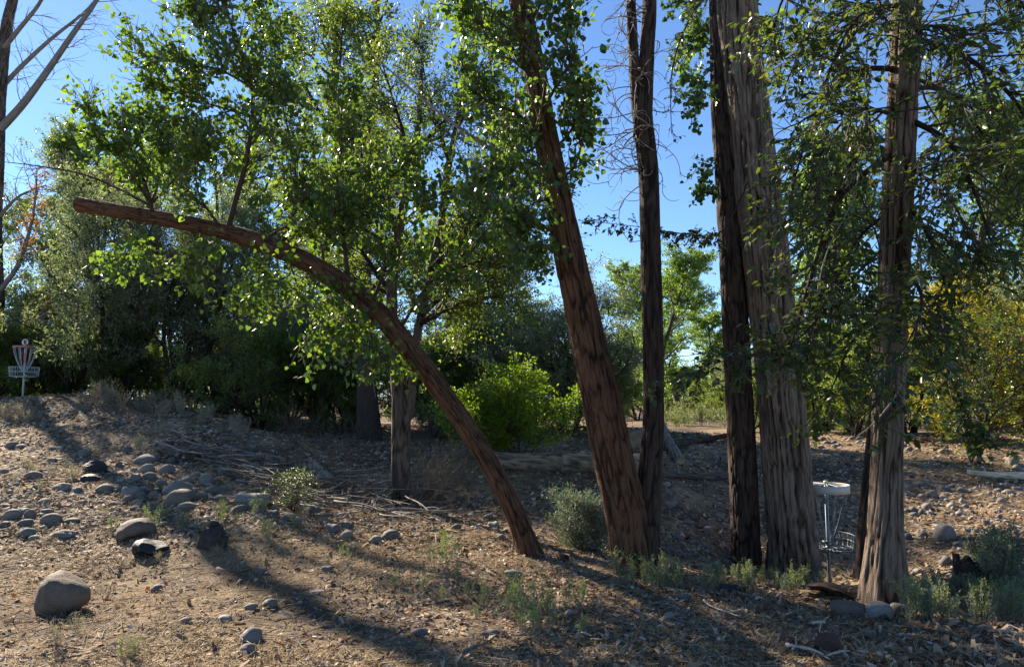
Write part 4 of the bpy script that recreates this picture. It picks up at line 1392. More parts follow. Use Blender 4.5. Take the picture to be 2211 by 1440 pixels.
put_rock('black_rock', rock_mesh('black_rock', 23, .05, .08, .2, True), 196, 1020, 56, 28, 'rough black rock, upper one of the pair by the cobble heap', 'rock', None, 1, 0, 0, .2, M['rock_black'])
put_rock('black_rock', rock_mesh('black_rock', 27, .05, .04, .15, True), 189, 1042, 42, 20, 'smooth black rock, lower one of the pair by the cobble heap', 'rock', None, 1, 0, 0, .2, M['rock_black'])
put_rock('lava_rock', rock_mesh('lava_rock', 29, 0, .10, .15, True), 1795, 1412, 52, 38, 'porous dark red lava rock lying by a broken stick', 'rock', None, 1, 0, 0, .2, M['rock_lava'])
put_rock('boulder', rock_mesh('boulder', 37, .15, .03, .1, True), 2047, 1166, 40, 34, 'grey boulder with flat face on the cobble bank, largest one there', 'rock', None, 1, .2, .4, .2, M['cobble'])
put_rock('long_stone', rock_mesh('long_stone', 39, .25, .03, .12, True), 1845, 1330, 84, 30, 'long pale tan stone lying beside another at the elm foot', 'rock', None, 1, .05, .12, .2, M['rock_tan'])
put_rock('pale_stone', rock_mesh('pale_stone', 43, .2, .03, .12, True), 1908, 1338, 56, 34, 'blocky pale grey stone touching the long tan stone', 'rock', None, 1, -.1, .05, .2, M['cobble'])
put_rock('pale_stone', rock_mesh('pale_stone', 47, .1, .03, .12), 1952, 1324, 42, 18, 'small pale stone at the right side of the elm foot', 'rock', None, 1, -.3, .2, .25, M['cobble'])
put_rock('dark_stone', rock_mesh('dark_stone', 53, .1, .04, .12), 1577, 1280, 52, 18, 'flat dark slate stone in front of the dark trunk', 'rock', None, 1, 0, 0, .25, M['rock_black'])
put_rock('blue_stone', rock_mesh('blue_stone', 59, .15, .05, .2), 1110, 1247, 40, 15, 'blue-grey stone alone in straw in front of the arching tree', 'rock', None, 1, 0, 0, .25, M['cobble'])

HEAP = ('smooth rounded river cobble in the heap at the foot of the mound', 'cobbles heaped at the mound foot')
LEFTG = ('river cobble half sunk in the straw left of the boulders', 'cobbles in the straw left of the boulders')
FORE = ('small stone lying loose on the straw-covered foreground', 'loose foreground stones')
BANK = ('pale river cobble on the sunlit bank right of the elm', 'cobbles on the right bank')
MOUND = ('stone scattered on the shaded face of the mound', 'stones on the mound face')
GULLY = ('stone scattered on the gully side behind the trunks', 'stones of the gully side')
PAVE = ('grey cobble of the stony strip on the far bank', 'cobbles of the far stony strip')
lst = [
    (HEAP, [(220, 1064, 38, 17), (277, 1074, 40, 22), (313, 1022, 36, 18), (318, 1036, 34, 14), (290, 1040, 23, 14), (253, 1013, 17, 14), (286, 1019, 17, 10), (380, 1092, 68, 34), (376, 1070, 66, 26),
            (356, 1024, 38, 20), (442, 1046, 40, 22), (456, 1066, 44, 14), (400, 1103, 46, 16), (299, 1077, 26, 14), (272, 1086, 24, 12), (329, 1077, 22, 14), (297, 1087, 28, 9), (512, 1112, 44, 20), (541, 1090, 80, 22),
            (618, 1124, 34, 16), (674, 1110, 36, 24), (693, 1127, 36, 20), (716, 1149, 30, 16), (745, 1144, 30, 16), (747, 1160, 28, 14), (347, 1139, 32, 12), (307, 1002, 48, 20), (430, 1080, 30, 14), (470, 1082, 26, 12),
            (345, 1048, 26, 11), (400, 1045, 30, 12), (420, 1030, 20, 10), (240, 1092, 18, 8), (290, 1100, 22, 8), (320, 1105, 26, 8), (560, 1110, 26, 12), (590, 1112, 20, 10), (640, 1128, 22, 10), (258, 1062, 16, 9), (365, 1000, 22, 10), (335, 990, 20, 9), (272, 977, 22, 12),
            (306, 1060, 24, 10), (410, 1068, 26, 12), (520, 1075, 26, 10), (480, 1060, 20, 9), (840, 1168, 40, 20), (810, 1175, 26, 14), (985, 1145, 26, 12), (1065, 1140, 26, 12)]),
    (LEFTG, [(67, 1034, 40, 15), (108, 997, 22, 9), (128, 1058, 46, 14), (165, 1065, 18, 11), (90, 1090, 26, 14), (18, 1124, 36, 20), (48, 1137, 40, 14), (60, 1121, 24, 18), (46, 1113, 28, 14), (104, 1132, 44, 20), (152, 1129, 52, 9), (50, 1160, 40, 15),
             (133, 1160, 56, 13), (70, 1167, 24, 8), (98, 1108, 38, 8), (8, 1097, 30, 8), (20, 968, 34, 13), (40, 970, 26, 11), (176, 985, 34, 14), (5, 1140, 24, 14), (75, 1055, 22, 9), (30, 1050, 18, 8), (145, 1010, 20, 9), (5, 1022, 20, 9), (110, 1018, 16, 8)]),
    (FORE, [(335, 1278, 24, 12), (397, 1345, 30, 10), (482, 1343, 34, 13), (580, 1312, 34, 14), (540, 1317, 34, 11), (537, 1390, 48, 26), (532, 1412, 38, 14), (1476, 1294, 32, 11), (1445, 1342, 26, 14), (1690, 1383, 24, 12), (1882, 1373, 26, 9), (2070, 1347, 28, 9),
            (1060, 1375, 40, 12), (905, 1372, 42, 12), (1230, 1330, 20, 10), (380, 1370, 16, 7), (705, 1235, 26, 10), (560, 1238, 24, 9), (1500, 1400, 26, 10), (1720, 1350, 18, 8), (2120, 1400, 22, 9), (1710, 1392, 20, 9)]),
    (BANK, [(2001, 1053, 24, 10), (2043, 1060, 22, 9), (2079, 1063, 22, 9), (2018, 1076, 32, 15), (2059, 1097, 22, 9), (2007, 1100, 25, 12), (1975, 1106, 20, 10), (1958, 1108, 18, 9), (1975, 1117, 22, 9), (1991, 1112, 13, 11), (2011, 1114, 16, 8), (2060, 1103, 10, 8),
            (2079, 1089, 11, 11), (2132, 1133, 17, 10), (1998, 1160, 22, 10), (1967, 974, 20, 9), (2192, 1007, 30, 22), (2202, 1020, 24, 14), (2166, 1086, 20, 9), (2073, 1180, 22, 9), (2049, 1222, 30, 18), (1965, 1165, 20, 12), (2035, 1062, 12, 6),
            (2140, 1068, 18, 7), (2160, 1062, 20, 8), (2180, 1066, 24, 9), (2200, 1060, 22, 9), (2150, 1054, 16, 7), (2110, 1058, 14, 7), (1980, 1052, 12, 7), (2190, 1075, 14, 7), (2100, 1110, 12, 7), (2120, 1095, 10, 6), (2160, 1120, 14, 8), (1985, 1240, 22, 10), (2070, 1205, 18, 8)]),
]
for (lb, gr), rows in lst:
    for px, py, w, h in rows:
        put_rock('river_cobble', COB[rng.integers(10)], px, py, w * .98, h * 1.16, lb, 'rock', gr, 1.0)


def scatter_cobbles(lbgr, poly_x, poly_y, n, wr, ar=(.35, .6)):
    lb, gr = lbgr
    for k in range(n):
        px = rng.uniform(*poly_x)
        py = rng.uniform(*(poly_y(px) if callable(poly_y) else poly_y))
        w = rng.uniform(*wr) ** 1.0
        put_rock('river_cobble', COB[rng.integers(10)], px, py, w, w * rng.uniform(*ar), lb, 'rock', gr, 1.0)


scatter_cobbles(MOUND, (60, 600), lambda x: (900 + max(0, x - 380) * .35, 1020), 24, (8, 20))
scatter_cobbles(HEAP, (220, 560), (1025, 1110), 30, (8, 20))
scatter_cobbles(GULLY, (1440, 1570), (960, 1230), 30, (10, 28))
scatter_cobbles(GULLY, (900, 1300), (1060, 1180), 14, (10, 24))
scatter_cobbles(BANK, (1950, 2211), (1045, 1240), 50, (7, 18))
scatter_cobbles(PAVE, (1740, 2060), (935, 985), 50, (10, 24), (.3, .5))
scatter_cobbles(LEFTG, (0, 200), (960, 1180), 6, (8, 18))


rng = np.random.default_rng(510)
# ------------------------------------------------------------------ logs, stumps and fallen branches
def log_obj(name, pts, r0, r1, mat, label, seed, cat='log', seg=28, amp=.05, group=None):
    c = [np.append(p, r) for p, r in zip(pts, np.linspace(r0, r1, len(pts)))]
    b0 = np.asarray(pts[0], float)
    root = thing(name, b0, label, cat, group)
    mb = MB()
    _, _, ring, (pe, te, _, _) = trunk_mesh(mb, c, seg, .06, amp, flare=0, seed=seed, base_len=0, lumps=.1)
    V = mb.V[0]
    ring0 = V[:seg]
    obj('log_body', mb.build('log_body', True, b0), mat, root)
    for rg, inv in ((ring0, True), (ring, False)):
        m2 = MB()
        cc = rg.mean(0)
        f = [[i, (i + 1) % seg, seg] for i in range(seg)]
        if inv:
            f = [x[::-1] for x in f]
        m2.add(np.concatenate([rg, [cc]]), [np.array(f)])
        obj('broken_end', m2.build('broken_end', False, b0), M['sawn'], root)
    return root


def lift(px, py, up):
    g = gp(px, py)
    return g + np.array([0, 0, up])


log_obj('fallen_log', [lift(1050, 1012, .12), lift(1120, 1016, .14), lift(1216, 1018, .14)], .14, .155, M['old_wood'], 'long grey fallen log below the bright bush', 71)
log_obj('fallen_log', [lift(1212, 1020, .17), lift(1290, 1022, .17), lift(1385, 1024, .16)], .19, .17, M['old_wood'], 'thicker pale fallen log butted against the long grey one', 73)
log_obj('root_wad', [lift(1372, 968, .15), lift(1400, 960, .2), lift(1425, 950, .2)], .20, .24, M['old_wood'], 'weathered root end of a fallen tree behind the two-stemmed trunk', 75, 'tree root', amp=.12)
log_obj('fallen_limb', [lift(1425, 950, .32), lift(1440, 970, .22), lift(1470, 1005, .04)], .13, .09, M['old_wood'], 'bent grey limb sloping down from the root end', 77, 'branch', amp=.09)
log_obj('thin_log', [lift(1415, 1036, .05), lift(1480, 1034, .05), lift(1510, 1037, .04), lift(1575, 1036, .05)], .045, .05, M['bark_mid'], 'thin dark pole lying across the gully head between trunks', 79, seg=16)
log_obj('pale_log', [lift(2088, 1028, .06), lift(2140, 1033, .06), lift(2225, 1036, .07), lift(2300, 1038, .07)], .05, .085, M['pale_wood'], 'smooth pale stripped log on the right bank', 81, seg=20, amp=.02)
log_obj('split_log', [lift(668, 1030, .16), lift(712, 1054, .08)], .13, .11, M['old_wood'], 'short split log end sticking from the branch pile', 83, amp=.09)
log_obj('split_log', [lift(1455, 975, .08), lift(1530, 955, .08), lift(1580, 945, .08)], .07, .06, M['bark_dark'], 'dark log half buried on the far bank behind dark trunk', 85, seg=18)
# curved slab of bark near the grey trunk
g = gp(1790, 1288)
mb = MB()
nu, nv_ = 22, 10
uu, vv = np.meshgrid(np.linspace(-1, 1, nu), np.linspace(-1, 1, nv_), indexing='ij')
V0 = np.stack([uu * .19, vv * .12, .085 * np.cos(uu * 1.35) * np.cos(vv * 1.1)], -1)
V0 = V0 + .012 * fbm(V0 * np.array([8, 30, 8]), 3, 4)[..., None]
V1 = V0 - np.array([0, 0, .022])
ix = np.arange(nu * nv_).reshape(nu, nv_)
qa = np.stack([ix[:-1, :-1], ix[1:, :-1], ix[1:, 1:], ix[:-1, 1:]], -1).reshape(-1, 4)
n0 = nu * nv_
edge = np.concatenate([ix[:, 0], ix[-1, 1:], ix[::-1, -1][1:], ix[0, ::-1][1:-1]])
ed = np.stack([edge, np.roll(edge, -1), np.roll(edge, -1) + n0, edge + n0], -1)
VV = np.concatenate([V0.reshape(-1, 3), V1.reshape(-1, 3)])
mb.add(VV, [np.concatenate([qa, qa[:, ::-1] + n0, ed])], bark=VV[:, [1, 2, 0]], ridge=np.full(len(VV), .5))
o = obj('bark_slab', mb.build('bark_slab'), M['bark_dark'], None, g + np.array([0, 0, .02]))
o.rotation_euler = (-.25, .22, -.2)
tag(o, 'curved slab of dark bark at the foot of the thick trunk', 'bark')
# hollow stump on the right
g = gp(2105, 1285)
root = thing('hollow_stump', g, 'dark hollow stump among the green weeds at right', 'stump')
mb = MB()
seg = 40
th = np.arange(seg) * 2 * pi / seg
rows = np.linspace(-.1, .25, 16)
jag = .06 * vnoise(np.stack([np.cos(th) * 4, np.sin(th) * 4, th * 0], -1), 3) + .05 * np.cos(th - 2.6)
V = []
for k, z_ in enumerate(rows):
    f = k / 15
    rr = .15 * (1 + .9 * np.exp(-max(z_, 0) / .07) * (1 + .4 * np.cos(4 * th))) * (1 + .10 * vnoise(np.stack([np.cos(th) * 5, np.sin(th) * 5, th * 0 + z_ * 3], -1), 8))
    V.append(np.stack([rr * np.cos(th), rr * np.sin(th), z_ + jag * f], -1))
for k, z_ in enumerate(rows[::-1]):
    f = 1 - k / 15
    rr = .10 * (1 + .1 * np.cos(3 * th))
    V.append(np.stack([rr * np.cos(th), rr * np.sin(th), np.maximum(z_, .03) + jag * f], -1))
V = np.array(V)
k = len(V)
ix = np.arange(k * seg).reshape(k, seg)
mb.add(V.reshape(-1, 3), [np.stack([ix[:-1], np.roll(ix, -1, 1)[:-1], np.roll(ix, -1, 1)[1:], ix[1:]], -1).reshape(-1, 4)], bark=V.reshape(-1, 3), ridge=np.full(k * seg, .4))
obj('stump_wall', mb.build('stump_wall'), M['bark_mid'], root)
# cut stub by the sage bush
g = gp(1218, 1212)
root = thing('cut_stub', g, 'small sawn stub between the arching tree and the two-stemmed tree', 'stump')
mb = MB()
_, _, ring, (pe, te, _, _) = trunk_mesh(mb, [np.append(g + np.array([0, 0, -.1]), .045), np.append(g + np.array([0, 0, 0]), .042), np.append(g + np.array([.01, 0, .07]), .04)], 20, .03, .04, flare=.1, seed=91)
obj('stub_wall', mb.build('stub_wall', True, g), M['bark_red'], root)
m2 = MB(); m2.add(np.concatenate([ring, [pe]]), [np.array([[i, (i + 1) % 20, 20] for i in range(20)])])
obj('sawn_face', m2.build('sawn_face', False, g), M['sawn'], root)

rng = np.random.default_rng(511)
# fallen branches
BR = []
for k in range(10):
    n = 12
    a, ar = grow(np.zeros((1, 3)), np.array([[1.0, 0, .05]]), 1.0, .02, .007, n, .10, 0)
    a[0, :, 2] = np.abs(a[0, :, 2]) * .5
    mb = MB(); add_tubes(mb, a, ar, 7)
    p0, d0, _, _ = spawn(a, ar, 3, .3, .95, (.4, .9))
    b_, br = grow(p0, d0, rng.uniform(.12, .35, 3), .008, .003, 6, .12, 0)
    b_[:, :, 2] = np.maximum(b_[:, :, 2], .004)
    add_tubes(mb, b_, br, 5)
    BR.append(mb.build('fallen_branch'))
BRM = {}


def put_branch(px0, py0, px1, py1, thick, mat, label, group=None, name='fallen_branch', up=.02):
    a, b_ = gp(px0, py0), gp(px1, py1)
    a[2] += up; b_[2] += up
    v = b_ - a
    ln = np.linalg.norm(v)
    k = int(rng.integers(10))
    key = (k, mat.name)
    if key not in BRM:
        me = BR[k].copy(); me.materials.append(mat); BRM[key] = me
    o = obj(name, BRM[key], None, None, a)
    o.scale = (ln, max(thick / .02 * .8, .2), max(thick / .02 * .8, .2))
    o.rotation_euler = (0, -atan2(v[2], np.hypot(v[0], v[1])), atan2(v[1], v[0]))
    return tag(o, label, 'branch', group)


PILE = ('dead branch in the tangled pile beside the split log', 'branches of the tangled pile')
STICK = ('dry stick lying on the straw and leaf litter', 'sticks on the foreground litter')
MST = ('dead branch lying down the right flank of the mound', 'branches on the mound flank')
for k in range(84):
    px, py = rng.uniform(600, 900), rng.uniform(1030, 1140)
    an = rng.normal(.3, .5)
    ln = rng.uniform(40, 130)
    put_branch(px, py, px + ln * cos(an), py + ln * .4 * sin(an), rng.uniform(.008, .026), M['dead_twig'] if rng.uniform() < .55 else M['twig'], *PILE, up=rng.uniform(.02, .2))
for k in range(74):
    px = rng.uniform(330, 660)
    py = 925 + (px - 380) * .38 + rng.uniform(0, 70)
    ln = rng.uniform(40, 120)
    put_branch(px, py, px + ln, py + ln * rng.uniform(.15, .5), rng.uniform(.010, .030), M['dead_twig'] if rng.uniform() < .3 else M['twig'], *MST, up=rng.uniform(.02, .12))
for k in range(30):
    px, py = rng.uniform(1150, 2200), rng.uniform(1300, 1436)
    an = rng.uniform(0, pi)
    ln = rng.uniform(25, 90)
    put_branch(px, py, px + ln * cos(an), py + ln * .35 * sin(an), rng.uniform(.004, .010), M['dead_twig'] if rng.uniform() < .7 else M['twig'], *STICK, up=.01)
for k in range(20):
    px, py = rng.uniform(20, 1150), rng.uniform(1180, 1436)
    an = rng.uniform(0, pi)
    ln = rng.uniform(25, 80)
    put_branch(px, py, px + ln * cos(an), py + ln * .35 * sin(an), rng.uniform(.003, .007), M['twig'], *STICK, up=.008)
GST = ('thin dead branch strewn along the gully side', 'branches along the gully side')
for k in range(34):
    px, py = (rng.uniform(900, 1300), rng.uniform(1020, 1170)) if k < 20 else (rng.uniform(1440, 2150), rng.uniform(1120, 1240))
    an = rng.normal(.2, .6)
    ln = rng.uniform(30, 90)
    put_branch(px, py, px + ln * cos(an), py + ln * .4 * sin(an), rng.uniform(.005, .012), M['dead_twig'] if rng.uniform() < .5 else M['twig'], *GST, up=.02)
M['pale_stick'] = plain('pale_stick_wood', (.46, .40, .32), .7, var=.25)
put_branch(1778, 1350, 1808, 1385, .016, M['pale_stick'], 'bleached stick end leaning behind the lava rock')
put_branch(1822, 1385, 1876, 1392, .014, M['old_wood'], 'short stout brown stick to the right of the lava rock')
put_branch(1700, 1398, 1742, 1436, .018, M['pale_stick'], 'bleached forked stick to the left of the lava rock')
put_branch(1520, 1302, 1545, 1355, .010, M['pale_stick'], 'narrow bleached stick pointing at the dark slate stone')
put_branch(1000, 1416, 1085, 1408, .014, M['twig'], 'dark stick lying beyond the end of the long trunk shadow')
put_branch(740, 1075, 880, 1150, .013, M['dead_twig'], 'long pale curved branch trailing out of the tangled pile')
put_branch(460, 1130, 640, 1150, .010, M['twig'], 'long thin dark branch behind the lichen rock')
put_branch(405, 950, 450, 918, .02, M['dead_twig'], 'bent pale branch near the top of the mound')


rng = np.random.default_rng(512)
# ------------------------------------------------------------------ weeds and dry brush
def weed_mesh(stems, H, leafm, leaf, size, per, lean=.25, twigm=None, side=3):
    p0 = np.zeros((stems, 3)); p0[:, :2] = rng.normal(0, .035, (stems, 2)); p0[:, 2] = -.02
    d0 = np.stack([rng.normal(0, lean, stems), rng.normal(0, lean, stems), np.ones(stems)], -1)
    a, ar = grow(p0, d0, H * rng.uniform(.6, 1.0, stems), .0025, .0012, 7, .06, .05)
    S = MB(); add_tubes(S, a, ar, 4)
    res = [a]
    if side:
        q0, e0, _, _ = spawn(a, ar, side, .3, .95, (.3, .8))
        b_, br = grow(q0, e0, H * rng.uniform(.12, .35, len(q0)), .0016, .001, 4, .08, .05)
        add_tubes(S, b_, br, 3); res.append(b_)
    Lb = MB()
    for r_ in res:
        leaf_mesh(Lb, leaf_frames(r_, per, 'any', size, spread=.004), leaf)
    s_, l_ = S.build('stems'), Lb.build('weed_leaves', False)
    s_.materials.append(twigm or M['dead_twig']); l_.materials.append(leafm)
    return s_, l_


WEED = [weed_mesh(7, .30, M['weed_leaf'], 'narrow', .026, 11, .16) for _ in range(4)]
SAGEW = [weed_mesh(7, .26, M['sage_leaf'], 'narrow', .026, 12, .18) for _ in range(3)]
DRY = [weed_mesh(22, .42, M['dry_leaf'], 'narrow', .024, 10, .4) for _ in range(4)]


def put_weed(kinds, px, py, s, label, group=None, name='weed', cat='plant'):
    g = gp(px, py)
    root = thing(name, g, label, cat, group, rng.uniform(0, 2 * pi))
    root.scale = (s, s, s * rng.uniform(.85, 1.15))
    st, lf = kinds[int(rng.integers(len(kinds)))]
    obj('stems', st, None, root)
    o_ = obj('weed_leaves', lf, None, root)
    o_['kind'] = 'stuff'
    return root


W1 = ('pale green weed with upright stems in front of the arching tree', 'weeds in front of the arching tree')
for px, py, s in [(955, 1205, 1.0), (975, 1215, .9), (940, 1225, .8), (960, 1235, .7), (1095, 1300, .9), (1115, 1320, 1.0), (1140, 1330, 1.0), (1160, 1310, .9), (1180, 1330, .8), (1130, 1355, .9), (1150, 1375, 1.0), (1165, 1365, .8), (1085, 1330, .7),
                  (1050, 1310, .7), (1010, 1290, .6), (1030, 1340, .6), (1230, 1310, .8), (1250, 1320, .7), (1260, 1300, .7), (1200, 1340, .6), (920, 1280, .6), (850, 1265, .5), (1260, 1375, .7), (990, 1250, .5), (955, 1300, .5), (745, 1210, .5), (1105, 1280, .6)]:
    put_weed(WEED, px, py, s, *W1)
W2 = ('grey-green weed in the fringe at the foot of the trunks', 'weeds at the foot of the trunks')
for k in range(58):
    px = rng.uniform(1335, 1790)
    put_weed(SAGEW if rng.uniform() < .35 else WEED, px, 1262 + (px - 1335) * .025 + rng.uniform(-14, 10), rng.uniform(.35, 1.0), *W2)
W3 = ('bluish green weed in the patch around the hollow stump', 'weeds around the hollow stump')
for k in range(66):
    px = rng.uniform(1960, 2225)
    put_weed(SAGEW if rng.uniform() < .7 else WEED, px, rng.uniform(1285, 1345), rng.uniform(.5, 1.1), *W3)
W4 = ('light green weed behind the tan boulder and lichen rock', 'weeds behind the boulders')
for px, py, s in [(320, 1130, .9), (335, 1145, .8), (350, 1125, .7), (390, 1148, .7), (405, 1140, .6), (470, 1130, .9), (480, 1118, .8), (430, 1145, .5), (510, 1135, .6), (575, 1170, .8), (572, 1160, .6), (225, 1115, .4), (545, 1120, .8), (560, 1105, .9), (240, 1150, .6), (285, 1430, .6), (270, 1415, .5), (640, 1140, .6)]:
    put_weed(WEED, px, py, s, *W4)
B1 = ('pale dry brush tuft on the crest of the mound', 'dry brush on the mound crest')
for px, py, s in [(205, 868, 1.0), (225, 872, 1.2), (240, 868, 1.0), (300, 886, 1.0), (320, 890, 1.1), (335, 888, 1.2), (355, 893, 1.1), (375, 893, 1.0), (395, 896, 1.1), (180, 866, .7), (435, 915, .9), (450, 912, .9), (508, 940, 1.0), (520, 945, .9), (345, 905, .9), (265, 880, .9)]:
    put_weed(DRY, px, py, s * 1.15, *B1, name='dry_brush')
B2 = ('small straw-coloured brush tuft on the slope below the target', 'straw brush on the slope')
for px, py, s in [(45, 905, 1.0), (60, 912, .9), (20, 905, .9), (295, 978, .8), (303, 982, .7), (205, 985, .7), (195, 985, .6), (60, 1015, .6), (75, 1020, .5), (150, 1035, .6), (160, 1038, .6), (110, 1030, .4), (90, 1060, .4), (10, 900, .9), (30, 1040, .4), (660, 1125, .5)]:
    put_weed(DRY, px, py, s, *B2, name='dry_brush')
for px, py, s in ((462, 1204, .28), (474, 1200, .3), (342, 1212, .28), (120, 1395, .36), (165, 1368, .34), (285, 1420, .4)):
    put_weed(DRY, px, py, s, 'tuft of dry grass growing against a foreground rock', 'dry tufts at the rocks', name='dry_tuft')
B3 = ('dry twiggy brush in the gully between forked trunk and arching tree', 'dry brush in the gully')
DEADB = [weed_mesh(26, .9, M['dry_leaf'], 'narrow', .015, 1, .5, M['twig'], 7) for _ in range(3)]
for px, py, s in [(920, 1075, 1.0), (945, 1085, .9), (970, 1060, 1.0), (905, 1100, .7), (990, 1080, .8), (1010, 1050, .9), (1150, 1060, .7), (1000, 985, 1.0), (930, 960, 1.1), (880, 985, .9), (760, 965, 1.0), (640, 960, 1.0), (700, 970, .8), (1240, 1060, .6), (810, 1100, .6)]:
    put_weed(DEADB, px, py, s, *B3, name='dry_brush')
B4 = ('yellow-green grass clump in the far sunlit clearing', 'grass clumps of the clearing')
for k in range(26):
    px, d = rng.uniform(1390, 1600), rng.uniform(28, 44)
    g = at(px, d)
    root = thing('grass_clump', g, B4[0], 'plant', B4[1], rng.uniform(0, 6))
    root.scale = (3.5, 3.5, rng.uniform(2.5, 4.5))
    st, lf = WEED[int(rng.integers(4))]
    obj('stems', st, None, root); o_ = obj('weed_leaves', lf, None, root); o_['kind'] = 'stuff'
print('weeds done')


rng = np.random.default_rng(513)
# ------------------------------------------------------------------ litter, straw, twigs, pebbles (uncountable)
def sample_view(n, y0, y1, power=1.0, umax=.86):
    t = rng.uniform(0, 1, n)
    y = y0 * (y1 / y0) ** (t ** power)
    x = rng.uniform(-umax, umax, n) * y
    return x, y


def flat_pieces(n, y0, y1, lr, wr, tilt, bend, power=1.0, dens=None, lift_=.003):
    x, y = sample_view(n, y0, y1, power)
    if dens is not None:
        k = rng.uniform(size=len(x)) < dens(x, y)
        x, y = x[k], y[k]
    n = len(x)
    z = gz(x, y)
    e = .04
    nx, ny = -(gz(x + e, y) - z) / e, -(gz(x, y + e) - z) / e
    nv = nrm(np.stack([nx, ny, np.ones(n)], -1) + tilt * rng.normal(size=(n, 3)))
    nv[:, 2] = np.abs(nv[:, 2])
    ax = nrm(np.cross(nv, rng.normal(size=(n, 3))))
    sd = np.cross(nv, ax)
    Ln = rng.uniform(*lr, n); Wd = rng.uniform(*wr, n)
    far_ = np.maximum(1, (y / 6) ** .5)
    Ln, Wd = Ln * far_, Wd * far_
    c = np.stack([x, y, z + lift_ + Ln * .15 * tilt], -1)
    b0 = rng.uniform(-bend, bend, n)
    if wr[1] < .012 or y0 > 7:
        sh = np.array([[-.5, -.4, 0], [.5, -.4, 1], [.5, .4, 1], [-.5, .4, 0]])
        V = c[:, None] + Ln[:, None, None] * sh[None, :, 0:1] * ax[:, None] + Wd[:, None, None] * sh[None, :, 1:2] * sd[:, None] + (Ln * b0)[:, None, None] * sh[None, :, 2:3] * nv[:, None]
        return V.reshape(-1, 3), np.arange(n * 4).reshape(-1, 4)
    sh = np.array([[-.5, -.35, 0], [-.1, -.5, 1], [.5, -.15, 0], [.45, .25, 0], [-.05, .5, 1], [-.5, .2, 0]])
    V = c[:, None] + Ln[:, None, None] * sh[None, :, 0:1] * ax[:, None] + Wd[:, None, None] * sh[None, :, 1:2] * sd[:, None] + (Ln * b0)[:, None, None] * sh[None, :, 2:3] * nv[:, None]
    f = np.array([[0, 1, 4, 5], [1, 2, 3, 4]])
    fq = (f[None] + (np.arange(n) * 6)[:, None, None]).reshape(-1, 4)
    return V.reshape(-1, 3), fq


def patch(x, y, s, seed):
    return np.clip(.5 + .8 * fbm(np.stack([x * s, y * s, 0 * x], -1), 2, seed), 0, 1)


litter_m = island_mat('leaf_litter', [(0, (.07, .045, .03)), (.25, (.16, .10, .06)), (.5, (.28, .19, .115)), (.75, (.38, .28, .18)), (.93, (.52, .45, .36)), (.98, (.34, .13, .04))], .8, .15)
straw_m = island_mat('dry_straw', [(0, (.20, .13, .06)), (.4, (.36, .25, .12)), (.8, (.48, .35, .18)), (1, (.56, .46, .29))], .75, .2)
twig_m = island_mat('twig_litter', [(0, (.07, .05, .037)), (.5, (.17, .125, .09)), (1, (.34, .29, .23))], .8)
pebble_m = island_mat('pebbles', [(0, (.13, .12, .11)), (.4, (.24, .215, .19)), (.8, (.34, .31, .28)), (1, (.46, .43, .39))], .8)

mb = MB()
for a_ in (flat_pieces(47000, 3.7, 8.5, (.02, .06), (.014, .04), .35, .25, 1, lambda x, y: .1 + .9 * patch(x, y, .8, 40) ** 1.5),
           flat_pieces(15000, 3.7, 8.0, (.03, .13), (.015, .045), .5, .3, 1, lambda x, y: np.clip(.1 + (x + 1) * .2, .1, 1) * patch(x, y, 1.1, 43)),
           flat_pieces(34000, 7.5, 22, (.03, .075), (.018, .05), .35, .25, 1)):
    mb.add(a_[0], [a_[1]])
tag(obj('leaf_litter', mb.build('leaf_litter', False), litter_m), 'brown and tan leaf litter and bark chips over the ground', 'litter', kind='stuff')
mb = MB()
for a_ in (flat_pieces(170000, 3.7, 9, (.03, .12), (.003, .006), .30, .12, 1, lambda x, y: np.clip(.95 - (x - .5) * .16, .3, 1) * (.06 + .94 * patch(x, y, .9, 47) ** 1.5)),
           flat_pieces(16000, 8, 18, (.05, .13), (.005, .009), .35, .12, 1)):
    mb.add(a_[0], [a_[1]])
tag(obj('dry_straw', mb.build('dry_straw', False), straw_m), 'fine golden straw matted over the clearing', 'straw', kind='stuff')


def twig_bits(n, y0, y1, lr, rr, dens=None, cx=None):
    x, y = sample_view(n, y0, y1)
    if dens is not None:
        k = rng.uniform(size=n) < dens(x, y); x, y = x[k], y[k]
    n = len(x)
    z = gz(x, y)
    an = rng.uniform(0, 2 * pi, n)
    Ln = rng.uniform(*lr, n)
    d = np.stack([np.cos(an), np.sin(an), 0 * an], -1)
    a, ar = grow(np.stack([x, y, z], -1), d, Ln, rng.uniform(*rr, n), .0015, 3, .2, 0)
    a[:, :, 2] = gz(a[:, :, 0], a[:, :, 1]) + .006 + np.abs(rng.normal(0, .012, (n, 1))) + rng.normal(0, .008, (n, 3))
    return tubes(a, ar, 3)


mb = MB()
for a_ in (twig_bits(5200, 3.7, 9, (.06, .28), (.002, .005)), twig_bits(6500, 8, 17, (.12, .55), (.004, .009))):
    mb.add(a_[0], [a_[1]])
tag(obj('twig_litter', mb.build('twig_litter'), twig_m), 'fine broken twigs strewn over the ground', 'twigs', kind='stuff')


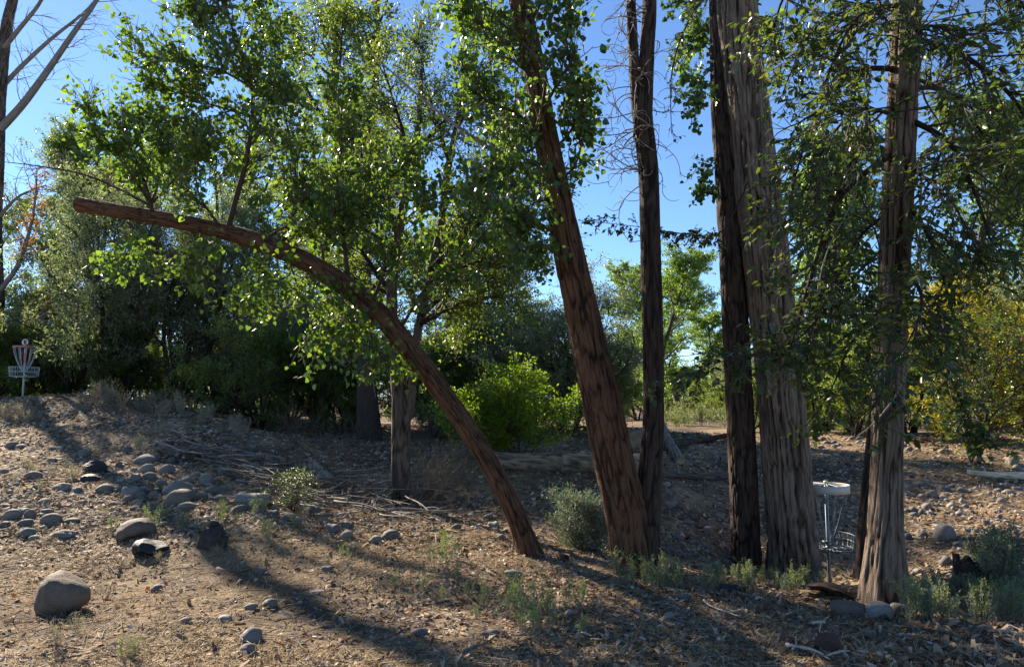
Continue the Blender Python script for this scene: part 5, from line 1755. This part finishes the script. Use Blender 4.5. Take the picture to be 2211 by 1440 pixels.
def pebble_bits(n, y0, y1, sr, dens=None):
    x, y = sample_view(n, y0, y1)
    if dens is not None:
        k = rng.uniform(size=n) < dens(x, y); x, y = x[k], y[k]
    n = len(x)
    s = np.exp(rng.uniform(np.log(sr[0]), np.log(sr[1]), n))
    S = s[:, None] * np.stack([np.ones(n), rng.uniform(.6, 1, n), rng.uniform(.35, .65, n)], -1)
    an = rng.uniform(0, 2 * pi, n)
    c, s_ = np.cos(an), np.sin(an)
    V = IV1[None] * S[:, None]
    V = np.stack([V[..., 0] * c[:, None] - V[..., 1] * s_[:, None], V[..., 0] * s_[:, None] + V[..., 1] * c[:, None], V[..., 2]], -1)
    V = V * (1 + .12 * rng.normal(size=V.shape[:2]))[..., None]
    V += np.stack([x, y, gz(x, y) + S[:, 2] * .3], -1)[:, None]
    f = (IF1[None] + (np.arange(n) * len(IV1))[:, None, None]).reshape(-1, 3)
    return V.reshape(-1, 3), f


mb = MB()
bankd = lambda x, y: np.where((x > 4) | (x < -1.5), 1.0, .25)
for a_ in (pebble_bits(900, 3.8, 8, (.006, .02)), pebble_bits(4200, 8, 17, (.018, .05), bankd)):
    mb.add(a_[0], [a_[1]])
tag(obj('pebbles', mb.build('pebbles'), pebble_m), 'small pebbles spread over mound and banks', 'pebbles', kind='stuff')

# standing dry grass
def grass_blades(n, y0, y1, hr, dens, wid=.004):
    x, y = sample_view(n, y0, y1)
    k = rng.uniform(size=n) < dens(x, y); x, y = x[k], y[k]
    n = len(x)
    p = np.stack([x, y, gz(x, y) - .01], -1)
    d = nrm(np.stack([rng.normal(0, .4, n), rng.normal(0, .4, n), np.ones(n)], -1))
    H = rng.uniform(*hr, n)
    bend = np.stack([rng.normal(0, .35, n), rng.normal(0, .35, n), -.12 * np.ones(n)], -1)
    sd = nrm(np.cross(d, rng.normal(size=(n, 3))))
    w = wid * np.maximum(1, y / 6)
    r0, r1, r2 = p, p + d * (H * .55)[:, None], p + d * H[:, None] + bend * (H * .6)[:, None]
    V = np.stack([r0 - sd * w[:, None] * .5, r0 + sd * w[:, None] * .5, r1 + sd * w[:, None] * .4, r1 - sd * w[:, None] * .4, r2 + sd * w[:, None] * .1, r2 - sd * w[:, None] * .1], 1)
    f = np.array([[0, 1, 2, 3], [3, 2, 4, 5]])
    return V.reshape(-1, 3), (f[None] + (np.arange(n) * 6)[:, None, None]).reshape(-1, 4)


mb = MB()
for a_ in (grass_blades(34000, 3.7, 9.5, (.02, .09), lambda x, y: patch(x, y, 1.3, 60) ** 3), grass_blades(7000, 9, 18, (.05, .16), lambda x, y: patch(x, y, .9, 62) ** 2)):
    mb.add(a_[0], [a_[1]])
tag(obj('dry_grass', mb.build('dry_grass', False), straw_m), 'short dry grass blades standing in the straw', 'grass', kind='stuff')
print('scene done', len(bpy.data.objects))
